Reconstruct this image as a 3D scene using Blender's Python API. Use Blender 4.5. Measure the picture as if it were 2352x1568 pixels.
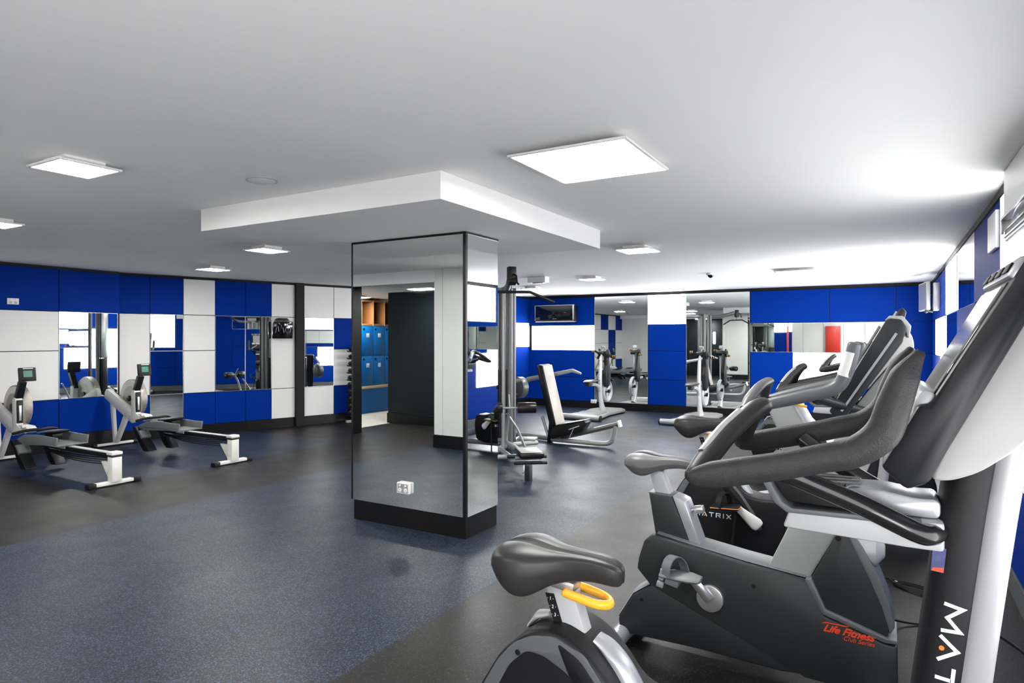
import bpy, bmesh, math, random
from mathutils import Vector, Matrix, Euler
random.seed(7)
PI = math.pi
S = bpy.context.scene
COL = S.collection
for o in list(bpy.data.objects):
    bpy.data.objects.remove(o)

# ------------------------------------------------------------------ camera
cd = bpy.data.cameras.new('camera')
cam = bpy.data.objects.new('camera', cd)
COL.objects.link(cam)
cam.location = (0, 0, 1.45)
cam.rotation_euler = (PI/2, 0, math.radians(30.32))
cd.sensor_width = 36
cd.lens = 1481.4/2352*36
cd.shift_y = (784-778.8)/2352*-1
cd.clip_start = 0.02
S.camera = cam

# ------------------------------------------------------------------ world, exposure
w = bpy.data.worlds.new('world')
S.world = w
w.use_nodes = True
w.node_tree.nodes['Background'].inputs[0].default_value = (0.75, 0.82, 0.9, 1)
w.node_tree.nodes['Background'].inputs[1].default_value = 0.3
S.view_settings.view_transform = 'Standard'
S.view_settings.look = 'None'
S.view_settings.exposure = 1.24
S.view_settings.gamma = 1
S.view_settings.use_curve_mapping = False
LAMP = 20.0      # ceiling lamps
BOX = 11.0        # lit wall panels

# ------------------------------------------------------------------ materials
def nodes_of(m):
    m.use_nodes = True
    nt = m.node_tree
    return nt, nt.nodes['Principled BSDF']

def mat(name, c, rough=0.5, metal=0.0, var=0.0, scale=8.0, bump=0.0, bscale=200.0, coat=0.0, spec=0.38, emit=0.0):
    if max(c) < 0.07 and emit == 0: c = tuple(v*0.45 for v in c); spec = min(spec, 0.28)
    m = bpy.data.materials.new(name)
    nt, p = nodes_of(m)
    p.inputs['Roughness'].default_value = rough
    p.inputs['Metallic'].default_value = metal
    p.inputs['Coat Weight'].default_value = coat
    p.inputs['Coat Roughness'].default_value = 0.08
    p.inputs['Specular IOR Level'].default_value = spec
    c = tuple(c)+(1,)
    p.inputs['Base Color'].default_value = c
    tc = nt.nodes.new('ShaderNodeTexCoord')
    if var > 0:
        n = nt.nodes.new('ShaderNodeTexNoise')
        n.inputs['Scale'].default_value = scale
        n.inputs['Detail'].default_value = 4
        nt.links.new(tc.outputs['Object'], n.inputs['Vector'])
        mx = nt.nodes.new('ShaderNodeMix'); mx.data_type = 'RGBA'
        mx.inputs[6].default_value = tuple(v*(1-var) for v in c[:3])+(1,)
        mx.inputs[7].default_value = tuple(min(1, v*(1+var)) for v in c[:3])+(1,)
        nt.links.new(n.outputs['Fac'], mx.inputs[0])
        nt.links.new(mx.outputs[2], p.inputs['Base Color'])
    if bump > 0:
        n2 = nt.nodes.new('ShaderNodeTexNoise')
        n2.inputs['Scale'].default_value = bscale
        n2.inputs['Detail'].default_value = 3
        nt.links.new(tc.outputs['Object'], n2.inputs['Vector'])
        b = nt.nodes.new('ShaderNodeBump')
        b.inputs['Strength'].default_value = bump
        b.inputs['Distance'].default_value = 0.002
        nt.links.new(n2.outputs['Fac'], b.inputs['Height'])
        nt.links.new(b.outputs[0], p.inputs['Normal'])
    if emit > 0:
        p.inputs['Emission Color'].default_value = c
        p.inputs['Emission Strength'].default_value = emit
    return m

def floor_mat(name, base, speck, amount, rough, big=0.25):
    m = bpy.data.materials.new(name)
    nt, p = nodes_of(m)
    tc = nt.nodes.new('ShaderNodeTexCoord')
    v = nt.nodes.new('ShaderNodeTexVoronoi'); v.inputs['Scale'].default_value = 190
    nt.links.new(tc.outputs['Object'], v.inputs['Vector'])
    r = nt.nodes.new('ShaderNodeSeparateColor')
    nt.links.new(v.outputs['Color'], r.inputs[0])
    ramp = nt.nodes.new('ShaderNodeValToRGB')
    ramp.color_ramp.interpolation = 'CONSTANT'
    e = ramp.color_ramp.elements
    e[0].position = 0; e[0].color = tuple(base)+(1,)
    e[1].position = 1-amount; e[1].color = tuple(speck)+(1,)
    e2 = ramp.color_ramp.elements.new(1-amount*0.35); e2.color = tuple(min(1, s*1.9) for s in speck)+(1,)
    nt.links.new(r.outputs[0], ramp.inputs[0])
    n = nt.nodes.new('ShaderNodeTexNoise'); n.inputs['Scale'].default_value = 1.3; n.inputs['Detail'].default_value = 6
    nt.links.new(tc.outputs['Object'], n.inputs['Vector'])
    mr = nt.nodes.new('ShaderNodeMapRange')
    mr.inputs[3].default_value = 1-big; mr.inputs[4].default_value = 1+big
    nt.links.new(n.outputs['Fac'], mr.inputs[0])
    mul = nt.nodes.new('ShaderNodeVectorMath'); mul.operation = 'SCALE'
    nt.links.new(ramp.outputs[0], mul.inputs[0]); nt.links.new(mr.outputs[0], mul.inputs['Scale'])
    nt.links.new(mul.outputs[0], p.inputs['Base Color'])
    p.inputs['Specular IOR Level'].default_value = 0.17
    # scuffed sheen
    n3 = nt.nodes.new('ShaderNodeTexNoise'); n3.inputs['Scale'].default_value = 3.0; n3.inputs['Detail'].default_value = 5
    nt.links.new(tc.outputs['Object'], n3.inputs['Vector'])
    mr2 = nt.nodes.new('ShaderNodeMapRange'); mr2.inputs[3].default_value = rough-0.07; mr2.inputs[4].default_value = rough+0.1
    nt.links.new(n3.outputs['Fac'], mr2.inputs[0]); nt.links.new(mr2.outputs[0], p.inputs['Roughness'])
    nb = nt.nodes.new('ShaderNodeTexNoise'); nb.inputs['Scale'].default_value = 90
    nt.links.new(tc.outputs['Object'], nb.inputs['Vector'])
    b = nt.nodes.new('ShaderNodeBump'); b.inputs['Strength'].default_value = 0.12; b.inputs['Distance'].default_value = 0.002
    nt.links.new(nb.outputs['Fac'], b.inputs['Height']); nt.links.new(b.outputs[0], p.inputs['Normal'])
    return m

M = {}
M['blue_floor'] = floor_mat('blue_speckled_rubber', (0.0050, 0.0074, 0.0125), (0.025, 0.038, 0.062), 0.36, 0.42)
M['black_floor'] = floor_mat('black_rubber', (0.0095, 0.009, 0.0085), (0.021, 0.020, 0.019), 0.15, 0.42, 0.3)
M['tile_floor'] = mat('cream_tile', (0.6, 0.57, 0.5), 0.4, var=0.12, scale=3)
M['ceiling'] = mat('ceiling_paint', (0.90, 0.90, 0.89), 0.85, var=0.015, scale=2, bump=0.05, bscale=60)
M['soffit'] = mat('soffit_paint', (0.84, 0.84, 0.83), 0.8, var=0.01, scale=3)
M['blue'] = mat('blue_laminate', (0.0, 0.025, 0.235), 0.55, var=0.05, scale=2.5, bump=0.03, bscale=300, coat=0.0, spec=0.04)
M['white'] = mat('white_laminate', (0.72, 0.715, 0.70), 0.35, var=0.02, scale=2)
M['wallwhite'] = mat('white_wall_sheet', (0.72, 0.72, 0.70), 0.3, var=0.015, scale=2)
M['black'] = mat('black_skirting', (0.008, 0.008, 0.009), 0.4, var=0.1)
M['gap'] = mat('black_backing', (0.012, 0.012, 0.014), 0.6, var=0.1)
M['navy'] = mat('dark_navy_panel', (0.004, 0.011, 0.018), 0.5, var=0.15, scale=3)
M['mirror'] = mat('mirror_glass', (0.80, 0.84, 0.82), 0.012, 1.0, var=0.005, scale=1)
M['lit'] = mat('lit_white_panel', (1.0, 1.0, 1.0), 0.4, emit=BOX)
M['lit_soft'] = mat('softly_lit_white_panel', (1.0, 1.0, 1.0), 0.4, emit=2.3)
M['lit_added'] = mat('added_lit_panel', (1.0, 1.0, 1.0), 0.4, emit=8.0)  # glow of the added panel beside the camera
M['lamp'] = mat('lamp_diffuser', (1.0, 0.985, 0.96), 0.4, emit=LAMP)
M['lamp_small'] = mat('small_lamp_diffuser', (1.0, 0.985, 0.96), 0.4, emit=LAMP*3.6)
M['lampframe'] = mat('white_lamp_metal', (0.8, 0.8, 0.78), 0.4, var=0.02)
M['plastic_white'] = mat('white_plastic', (0.78, 0.78, 0.76), 0.4, var=0.02)
M['blk_plastic'] = mat('black_plastic', (0.018, 0.019, 0.021), 0.42, var=0.15, bump=0.05, bscale=400)
M['grip'] = mat('textured_black_grip', (0.060, 0.060, 0.062), 0.48, var=0.35, scale=60, bump=0.5, bscale=260)
M['seat_grey'] = mat('greyed_vinyl', (0.10, 0.10, 0.10), 0.42, var=0.08, scale=10, bump=0.06, bscale=300)
M['seat'] = mat('black_vinyl', (0.062, 0.060, 0.061), 0.40, var=0.08, scale=10, bump=0.06, bscale=300)
M['groove'] = mat('saddle_groove_vinyl', (0.008, 0.008, 0.008), 0.6, var=0.1)
M['shroud'] = mat('black_shroud_plastic', (0.016, 0.017, 0.020), 0.5, var=0.12, scale=5, bump=0.04, bscale=500)
M['shroud_band'] = mat('dark_grey_shroud_band', (0.085, 0.09, 0.097), 0.45, var=0.06, scale=5)
M['silver'] = mat('silver_paint', (0.36, 0.37, 0.39), 0.32, 0.35, var=0.04, scale=6)
M['silver_lt'] = mat('pale_silver_plastic', (0.42, 0.43, 0.44), 0.40, 0.1, var=0.03, scale=5)
M['mast_silver'] = mat('silver_mast_paint', (0.33, 0.33, 0.34), 0.35, 0.2, var=0.03)
M['shell'] = mat('pale_console_shell', (0.36, 0.36, 0.355), 0.4, var=0.03)
M['alu'] = mat('brushed_aluminium', (0.70, 0.70, 0.70), 0.3, 0.85, var=0.05, scale=30)
M['chrome'] = mat('chrome', (0.75, 0.75, 0.76), 0.12, 1.0, var=0.03)
M['yellow'] = mat('yellow_lever_plastic', (0.9, 0.45, 0.03), 0.35, var=0.04)
M['orange'] = mat('orange_trim_plastic', (0.85, 0.30, 0.06), 0.4, var=0.05)
M['lf_body'] = mat('charcoal_bike_body', (0.061, 0.068, 0.0695), 0.42, var=0.06, scale=4, bump=0.03, bscale=400)
M['lf_dark'] = mat('charcoal_bike_tail', (0.050, 0.056, 0.060), 0.45, var=0.06, scale=4)
M['lf_grey'] = mat('mid_grey_plastic', (0.11, 0.117, 0.123), 0.4, var=0.05, scale=5)
M['lf_light'] = mat('light_grey_plastic', (0.31, 0.325, 0.31), 0.45, var=0.03, scale=4)
M['console'] = mat('charcoal_console', (0.028, 0.030, 0.034), 0.40, var=0.08, scale=6)
M['console2'] = mat('slate_console', (0.058, 0.066, 0.0695), 0.40, var=0.06, scale=6)
M['tube_black'] = mat('glossy_black_tube', (0.05, 0.05, 0.05), 0.25, 0.5, var=0.1, coat=0.3)
M['screen'] = mat('glossy_screen', (0.30, 0.30, 0.29), 0.08, var=0.1, scale=4, coat=0.5)
M['black_gloss'] = mat('black_gloss', (0.012, 0.012, 0.014), 0.08, var=0.1, coat=0.5)
M['white_print'] = mat('white_print', (0.72, 0.78, 0.8), 0.5, var=0.02)
M['red_print'] = mat('red_print', (0.85, 0.06, 0.02), 0.5, var=0.05)
M['orange_dot'] = mat('orange_dot', (1.0, 0.18, 0.02), 0.4, var=0.02)
M['sticker'] = mat('blue_sticker', (0.05, 0.06, 0.16), 0.35, var=0.6, scale=80)
M['row_frame'] = mat('pale_grey_rower_paint', (0.66, 0.655, 0.62), 0.42, var=0.04, scale=6)
M['row_grey'] = mat('grey_footrest', (0.15, 0.16, 0.16), 0.5, var=0.15, scale=12)
M['lcd'] = mat('green_lcd', (0.05, 0.20, 0.15), 0.25, var=0.06)
M['rail_steel'] = mat('satin_rail_steel', (0.72, 0.72, 0.73), 0.38, 0.5, var=0.03)
M['mesh'] = mat('fan_mesh', (0.36, 0.34, 0.30), 0.4, 0.6, var=0.25, scale=40, bump=0.5, bscale=500)
M['gym_silver'] = mat('machine_silver_paint', (0.34, 0.35, 0.345), 0.35, 0.3, var=0.05, scale=8)
M['gym_grey'] = mat('machine_grey_paint', (0.13, 0.13, 0.135), 0.38, 0.4, var=0.08, scale=8)
M['pad_grey'] = mat('pale_worn_vinyl', (0.38, 0.36, 0.32), 0.38, var=0.10, scale=6)
M['pad_dark'] = mat('dark_vinyl', (0.022, 0.022, 0.023), 0.3, var=0.15)
M['red'] = mat('red_paint', (0.48, 0.03, 0.02), 0.4, var=0.03)
M['locker'] = mat('locker_blue', (0.0, 0.13, 0.42), 0.4, var=0.04)
M['wood'] = mat('orange_wood', (0.36, 0.15, 0.05), 0.45, var=0.2, scale=6)
M['wood_pale'] = mat('pale_wood', (0.62, 0.42, 0.27), 0.45, var=0.1, scale=6)
M['iron'] = mat('black_iron', (0.02, 0.02, 0.022), 0.4, var=0.2)
M['krank'] = mat('pale_grey_gloss_paint', (0.45, 0.46, 0.47), 0.3, 0.1, var=0.03)
M['krank_base'] = mat('grey_ribbed_base', (0.24, 0.235, 0.225), 0.5, var=0.12, scale=20)

# ------------------------------------------------------------------ mesh helpers
def V(*a): return Vector(a)

def merge(bm, tmp, mi=0, mx=None):
    for f in tmp.faces: f.material_index = mi
    if mx is not None: bmesh.ops.transform(tmp, matrix=mx, verts=tmp.verts)
    me = bpy.data.meshes.new('tmp')
    tmp.to_mesh(me); tmp.free()
    bm.from_mesh(me)
    bpy.data.meshes.remove(me)

def bevel(t, r, seg=2):
    if r > 0:
        bmesh.ops.bevel(t, geom=list(t.edges), offset=r, segments=seg, affect='EDGES', profile=0.5, clamp_overlap=True)

def box(bm, c, s, rot=None, bev=0.0, mi=0, seg=2):
    t = bmesh.new()
    bmesh.ops.create_cube(t, size=1)
    bmesh.ops.scale(t, vec=s, verts=t.verts)
    bevel(t, bev, seg)
    mx = Matrix.Translation(c)
    if rot: mx = mx @ Euler(rot).to_matrix().to_4x4()
    merge(bm, t, mi, mx)

def bx(bm, x0, x1, y0, y1, z0, z1, bev=0.0, mi=0):
    box(bm, ((x0+x1)/2, (y0+y1)/2, (z0+z1)/2), (abs(x1-x0), abs(y1-y0), abs(z1-z0)), None, bev, mi)

def roundpoly(pts, r, n=4):
    out = []
    N = len(pts)
    for i in range(N):
        p = Vector(pts[i]); a = Vector(pts[i-1]); b = Vector(pts[(i+1) % N])
        u = a-p; v = b-p
        rr = min(r, u.length*0.45, v.length*0.45)
        p0 = p+u.normalized()*rr; p1 = p+v.normalized()*rr
        for k in range(n+1):
            t = k/n
            out.append((p0*(1-t)**2 + p*2*t*(1-t) + p1*t*t)[:])
    return out

def prism(bm, pts, y0, y1, bev=0.0, mi=0, rnd=0.0, seg=2, plane='XZ', mx=None):
    """polygon (x,z) extruded along y"""
    if rnd > 0: pts = roundpoly(pts, rnd)
    t = bmesh.new()
    def P(p, y):
        if plane == 'XZ': return (p[0], y, p[1])
        if plane == 'YZ': return (y, p[0], p[1])
        return (p[0], p[1], y)
    a = [t.verts.new(P(p, y0)) for p in pts]
    b = [t.verts.new(P(p, y1)) for p in pts]
    n = len(pts)
    fa = t.faces.new(a); fb = t.faces.new(list(reversed(b)))
    for i in range(n):
        t.faces.new((a[(i+1) % n], a[i], b[i], b[(i+1) % n]))
    bmesh.ops.recalc_face_normals(t, faces=t.faces)
    if bev > 0:
        eds = [e for e in t.edges if abs((e.verts[0].co-e.verts[1].co).dot(Vector(P((0, 0), 1)))) < 1e-5] if rnd > 0 else list(t.edges)
        bmesh.ops.bevel(t, geom=eds, offset=bev, segments=seg, affect='EDGES', profile=0.5, clamp_overlap=True)
    merge(bm, t, mi, mx)

def smooth_path(pts, n=6):
    P = [Vector(p) for p in pts]
    out = []
    for i in range(len(P)-1):
        p0 = P[i-1] if i > 0 else P[i]*2-P[i+1]
        p1, p2 = P[i], P[i+1]
        p3 = P[i+2] if i+2 < len(P) else P[i+1]*2-P[i]
        for k in range(n):
            t = k/n
            out.append(0.5*((2*p1)+(-p0+p2)*t+(2*p0-5*p1+4*p2-p3)*t*t+(-p0+3*p1-3*p2+p3)*t**3))
    out.append(P[-1])
    return out

def lerp_list(vals, n):
    if not isinstance(vals, (list, tuple)): return [vals]*n
    out = []
    m = len(vals)-1
    for i in range(n):
        f = i/(n-1)*m; k = min(int(f), m-1); t = f-k
        out.append(vals[k]*(1-t)+vals[k+1]*t)
    return out

def tube(bm, pts, r, n=12, mi=0, r2=None, up=(0, 0, 1), caps=True, sm=0, rcap=0.0):
    """tube along pts; r = half width across, r2 = half height along 'up'"""
    P = smooth_path(pts, sm) if sm else [Vector(p) for p in pts]
    R = lerp_list(r, len(P)); R2 = lerp_list(r2 if r2 is not None else r, len(P))
    t = bmesh.new()
    rings = []
    upv = Vector(up)
    for i, p in enumerate(P):
        if i == 0: d = P[1]-P[0]
        elif i == len(P)-1: d = P[-1]-P[-2]
        else: d = (P[i+1]-P[i]).normalized()+(P[i]-P[i-1]).normalized()
        d.normalize()
        s = d.cross(upv)
        if s.length < 1e-3: s = d.cross(Vector((1, 0, 0)))
        s.normalize(); u = s.cross(d).normalized()
        rings.append([t.verts.new(p+s*math.cos(2*PI*k/n)*R[i]+u*math.sin(2*PI*k/n)*R2[i]) for k in range(n)])
    for a, b in zip(rings[:-1], rings[1:]):
        for k in range(n):
            t.faces.new((a[k], a[(k+1) % n], b[(k+1) % n], b[k]))
    if caps:
        for ring, sgn in ((rings[0], -1), (rings[-1], 1)):
            if rcap > 0:
                d = (P[1]-P[0]).normalized()*-1 if sgn < 0 else (P[-1]-P[-2]).normalized()
                c = sum((v.co for v in ring), Vector())/n
                prev = ring
                for q in (0.5, 0.85):
                    nr = [t.verts.new(c+(v.co-c)*math.sqrt(1-q*q)+d*rcap*q) for v in ring]
                    for k in range(n):
                        t.faces.new((prev[k], prev[(k+1) % n], nr[(k+1) % n], nr[k]))
                    prev = nr
                t.faces.new(prev)
            else:
                t.faces.new(ring)
    bmesh.ops.recalc_face_normals(t, faces=t.faces)
    merge(bm, t, mi)

def cyl(bm, a, b, r, n=20, mi=0, rb=None, bev=0.0):
    if bev > 0:
        a = Vector(a); b = Vector(b); d = (b-a).normalized()*bev
        rb2 = r if rb is None else rb
        tube(bm, [a, a+d, b-d, b], 1, n, mi) if False else None
        t_pts = [a, a+d*0.3, a+d, b-d, b-d*0.3, b]
        rr = [r-bev, r-bev*0.3, r, rb2, rb2-bev*0.3, rb2-bev]
        _rt(bm, t_pts, rr, n, mi)
    else:
        tube(bm, [a, b], [r, r if rb is None else rb], n, mi)

def _rt(bm, P, R, n, mi):
    t = bmesh.new()
    d = (P[-1]-P[0]).normalized()
    s = d.cross(Vector((0, 0, 1)))
    if s.length < 1e-3: s = d.cross(Vector((1, 0, 0)))
    s.normalize(); u = s.cross(d)
    rings = [[t.verts.new(p+(s*math.cos(2*PI*k/n)+u*math.sin(2*PI*k/n))*r) for k in range(n)] for p, r in zip(P, R)]
    for a, b in zip(rings[:-1], rings[1:]):
        for k in range(n): t.faces.new((a[k], a[(k+1) % n], b[(k+1) % n], b[k]))
    t.faces.new(rings[0]); t.faces.new(rings[-1])
    bmesh.ops.recalc_face_normals(t, faces=t.faces)
    merge(bm, t, mi)

def ring(bm, c, axis, R, r, n=32, m=10, mi=0, flat=None):
    """torus; flat = half width along the axis"""
    t = bmesh.new()
    ax = Vector(axis).normalized()
    s = ax.cross(Vector((0, 0, 1)))
    if s.length < 1e-3: s = Vector((1, 0, 0))
    s.normalize(); u = s.cross(ax)
    c = Vector(c)
    rings = []
    for i in range(n):
        a = 2*PI*i/n
        rd = s*math.cos(a)+u*math.sin(a)
        rings.append([t.verts.new(c+rd*(R+r*math.cos(2*PI*k/m))+ax*(flat or r)*math.sin(2*PI*k/m)) for k in range(m)])
    for i in range(n):
        A, B = rings[i], rings[(i+1) % n]
        for k in range(m): t.faces.new((A[k], A[(k+1) % m], B[(k+1) % m], B[k]))
    bmesh.ops.recalc_face_normals(t, faces=t.faces)
    merge(bm, t, mi)

def obj(name, bm, mats, parent=None, smooth=38, loc=None):
    me = bpy.data.meshes.new(name)
    bm.to_mesh(me); bm.free()
    if not isinstance(mats, (list, tuple)): mats = [mats]
    for m in mats: me.materials.append(m)
    if smooth:
        me.polygons.foreach_set('use_smooth', [True]*len(me.polygons))
        me.set_sharp_from_angle(angle=math.radians(smooth))
    o = bpy.data.objects.new(name, me)
    COL.objects.link(o)
    if parent is not None: o.parent = parent
    if loc: o.location = loc
    return o

def text_obj(name, s, size, ext, m, parent, mx, shear=0.0, align='CENTER', bold=0.0):
    cu = bpy.data.curves.new(name, 'FONT')
    cu.body = s; cu.size = size; cu.extrude = ext; cu.shear = shear; cu.align_x = align; cu.offset = bold
    tmp = bpy.data.objects.new('tmp', cu)
    COL.objects.link(tmp)
    bpy.context.view_layer.update()
    me = bpy.data.meshes.new_from_object(tmp.evaluated_get(bpy.context.evaluated_depsgraph_get()))
    bpy.data.objects.remove(tmp); bpy.data.curves.remove(cu)
    me.name = name
    me.transform(mx)
    me.materials.clear(); me.materials.append(m)
    o = bpy.data.objects.new(name, me)
    COL.objects.link(o); o.parent = parent
    return o

def tag(o, label, cat, group=None):
    o['label'] = label; o['category'] = cat
    if group: o['group'] = group
    return o

def thing(name, label, cat, loc=(0, 0, 0), rz=0.0, group=None):
    o = bpy.data.objects.new(name, None)
    o.empty_display_size = 0.1
    COL.objects.link(o)
    o.location = loc; o.rotation_euler = (0, 0, rz)
    return tag(o, label, cat, group)

def struct(name, bm, m, smooth=0):
    o = obj(name, bm, m, None, smooth)
    o['kind'] = 'structure'
    return o

def copy_tree(o, parent=None):
    c = o.copy(); COL.objects.link(c); c.parent = parent
    for ch in list(o.children): copy_tree(ch, c)
    return c

def frame(ox, oy, ang):
    return Matrix.Translation((ox, oy, 0)) @ Matrix.Rotation(ang, 4, 'Z')

# ------------------------------------------------------------------ room
H = 2.39
XR, YB = 0.618, 12.56
# floor: rubber strips
bm = bmesh.new()
xs = [-9.7, -7.47, -6.68, -5.36, -2.04, XR+0.1]
ys = [-3.3, 0.1, 3.25, 6.7, 9.1, 10.1, YB+0.1]
def fcell(x, y):
    if x < -7.47 and y < 0.1: return 2
    if x > -2.04: return 1 if y < 10.1 else 0
    if x > -5.36: return 0 if (y < 9.1 or y > 10.1) else 1
    if x > -6.68: return 1 if y < 10.1 else 0
    if 3.25 < y < 6.7: return 0
    return 1 if y < 10.1 else 0
for i in range(len(xs)-1):
    for j in range(len(ys)-1):
        vs = [bm.verts.new((x, y, 0)) for x, y in ((xs[i], ys[j]), (xs[i+1], ys[j]), (xs[i+1], ys[j+1]), (xs[i], ys[j+1]))]
        f = bm.faces.new(vs)
        f.material_index = fcell((xs[i]+xs[i+1])/2, (ys[j]+ys[j+1])/2)
bmesh.ops.remove_doubles(bm, verts=bm.verts, dist=1e-5)
g = bmesh.ops.extrude_face_region(bm, geom=list(bm.faces))
bmesh.ops.translate(bm, vec=(0, 0, -0.05), verts=[v for v in g['geom'] if isinstance(v, bmesh.types.BMVert)])
bmesh.ops.recalc_face_normals(bm, faces=bm.faces)
struct('floor', bm, [M['blue_floor'], M['black_floor'], M['tile_floor']])
bm = bmesh.new(); bx(bm, -9.8, XR+0.15, -3.4, YB+0.15, H, H+0.1)
struct('ceiling', bm, M['ceiling'])
bm = bmesh.new()
bx(bm, -9.3, -5.28, -3.2, 0.66, 2.26, H-0.001); bx(bm, -7.06, -5.28, 0.66, 0.75, 2.22, H-0.001)
struct('trim_1', bm, M['soffit'])                       # lowered ceiling over the locker passage
bm = bmesh.new(); bx(bm, -4.301, -2.153, 2.895, 5.185, 2.231, H-0.001)
struct('ceiling_bulkhead', bm, M['soffit'])

RB = [0.145, 0.645, 1.215, 1.745, 2.335]     # panel rows on the back and right walls
RA = [0.150, 0.640, 1.277, 1.815, 2.355]     # rows on the left walls
KIND = {'b': 0, 'w': 1}

def panel_wall(name, ox, oy, ang, length, cells, thick=0.12, x0=0.0):
    """local x along the wall, room on the -y side"""
    bm = bmesh.new()
    bx(bm, x0, length, 0, thick, 0, H-0.001, mi=2)
    g = 0.0048
    for (a, b, z0, z1, k) in cells:
        if k in KIND:
            bx(bm, a+g, b-g, -0.014, 0.0, z0+g, z1-g, bev=0.0015, mi=KIND[k])
    o = struct(name, bm, [M['blue'], M['white'], M['gap']])
    o.matrix_world = frame(ox, oy, ang)
    return o

def skirt(name, ox, oy, ang, a, b, h=0.145, m='black', t=0.02):
    bm = bmesh.new(); bx(bm, a, b, -t, 0.0, 0.0005, h, bev=0.001)
    o = struct(name, bm, M[m]); o.matrix_world = frame(ox, oy, ang)

def top_trim(name, ox, oy, ang, a, b, z0=2.36):
    bm = bmesh.new(); bx(bm, a, b, -0.022, 0.0, z0, H-0.002, bev=0.001)
    o = struct(name, bm, M['gap']); o.matrix_world = frame(ox, oy, ang)

def mirror(label, ox, oy, ang, a, b, z0, z1, t=0.012, name='wall_mirror', group=None):
    e = bpy.data.objects.new(name, None); COL.objects.link(e)
    e.matrix_world = frame(ox, oy, ang) @ Matrix.Translation(((a+b)/2, 0, (z0+z1)/2))
    tag(e, label, 'mirror', group)
    hw, hh = (b-a)/2-0.003, (z1-z0)/2-0.003
    bm = bmesh.new(); bx(bm, -hw, hw, -t, -0.001, -hh, hh)
    obj('mirror_pane', bm, M['mirror'], e, 0)
    bm = bmesh.new()
    for s in (-1, 1):
        bx(bm, s*hw-0.002 if s > 0 else -hw-0.001, s*hw+0.001 if s > 0 else -hw+0.002, -t-0.002, -t+0.001, -hh, hh)
        bx(bm, -hw, hw, -t-0.002, -t+0.001, s*hh-0.0015, s*hh+0.0015)
    obj('mirror_edge', bm, M['alu'], e, 0)
    return e

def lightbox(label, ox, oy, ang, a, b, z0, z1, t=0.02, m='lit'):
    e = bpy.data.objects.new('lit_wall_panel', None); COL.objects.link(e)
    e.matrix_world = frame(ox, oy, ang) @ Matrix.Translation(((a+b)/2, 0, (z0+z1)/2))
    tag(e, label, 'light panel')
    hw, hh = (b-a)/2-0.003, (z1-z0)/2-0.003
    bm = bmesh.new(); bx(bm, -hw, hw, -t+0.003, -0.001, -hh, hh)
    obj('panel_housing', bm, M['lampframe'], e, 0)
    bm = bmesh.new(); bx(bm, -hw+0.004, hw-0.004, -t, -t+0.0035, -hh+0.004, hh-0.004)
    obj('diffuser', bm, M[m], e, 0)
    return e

# --- left wall, straight part (X = -9.3), local x = Y
F = (-9.3, 0.44, PI/2)
def yy(y): return y-0.44
cells = []
for a, b, r3, r2, r1, r0 in ((0.44, 1.15, 'b', 'w', 'w', 'b'), (1.15, 1.9, 'w', 'b', 'b', 'w'), (1.9, 2.65, 'b', 'w', 'w', 'b'),
                             (2.65, 3.45, 'w', 'w', 'w', 'b'), (3.45, 4.25, 'b', 'w', 'w', 'b'), (4.25, 5.02, 'b', '', '', 'b')):
    z = [0.2, 0.67, 1.30, 1.81, 2.355]
    for k, (i) in zip((r0, r1, r2, r3), range(4)):
        if k: cells.append((yy(a), yy(b), z[i], z[i+1], k))
panel_wall('wall_left', *F, yy(5.02), cells)
skirt('baseboard_left', *F, 0, yy(5.0), 0.2)
top_trim('trim_2', *F, 0, yy(5.0))
mirror('mirror on the left wall behind the nearer rowing machine, between white and blue panels', *F, yy(4.25), yy(4.99), 0.67, 1.81)
# --- left wall, angled part
G = (-9.38, 5.0, math.atan2(0.9504, 0.311))
E = [0, .436, .881, 1.333, 1.787, 2.202, 2.594, 2.737, 3.292, 3.9, 4.55, 5.2, 5.85, 6.5, 7.15, 7.98]
cells = []
def cc(i, r, k, r_to=None):
    cells.append((E[i], E[i+1], RA[r], RA[(r_to if r_to is not None else r)+1], k))
cc(0, 3, 'b'); cc(0, 1, 'w', 2); cc(0, 0, 'b')
cc(1, 3, 'b')
cc(2, 3, 'w'); cc(2, 2, 'w'); cc(2, 1, 'w'); cc(2, 0, 'b')
cc(3, 3, 'b'); cc(3, 0, 'b'); cc(4, 3, 'b'); cc(4, 0, 'b')
cc(5, 3, 'w'); cc(5, 1, 'w', 2); cc(5, 0, 'w')
cc(7, 3, 'w'); cc(7, 0, 'w')
cc(8, 3, 'w'); cc(8, 2, 'b'); cc(8, 1, 'w'); cc(8, 0, 'b')
for i, pat in zip(range(9, 15), ('bwbw', 'wbwb', 'bbwb', 'wwbb', 'bwbb', 'bbwb')):
    for r in range(4): cc(i, r, pat[r])
panel_wall('wall_left_angled', *G, 7.98, cells)
skirt('baseboard_left_angled', *G, 0.04, 7.95, 0.15)
top_trim('trim_3', *G, 0, 7.97)
bm = bmesh.new(); bx(bm, 2.594, 2.737, -0.07, -0.001, 0.0, H-0.002, bev=0.002)
o = struct('trim_4', bm, M['gap']); o.matrix_world = frame(*G)
mirror('upper narrow mirror right above the farther rowing machine display, under a blue panel', *G, E[1], E[2], RA[2], RA[3])
mirror('middle narrow mirror behind the farther rowing machine fan', *G, E[1], E[2], RA[1], RA[2])
mirror('lowest narrow mirror behind the farther rowing machine footrests, near the skirting', *G, E[1], E[2], RA[0], RA[1])
mirror('tall mirror on the angled wall directly right of the plain white panel column', *G, E[3], E[4], RA[1], RA[3])
mirror('tall mirror on the angled wall directly left of the small black wall monitor', *G, E[4], E[5], RA[1], RA[3])
mirror('tall mirror on the angled wall right of the dark vertical post', *G, E[7], E[8], RA[1], RA[3])
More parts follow.
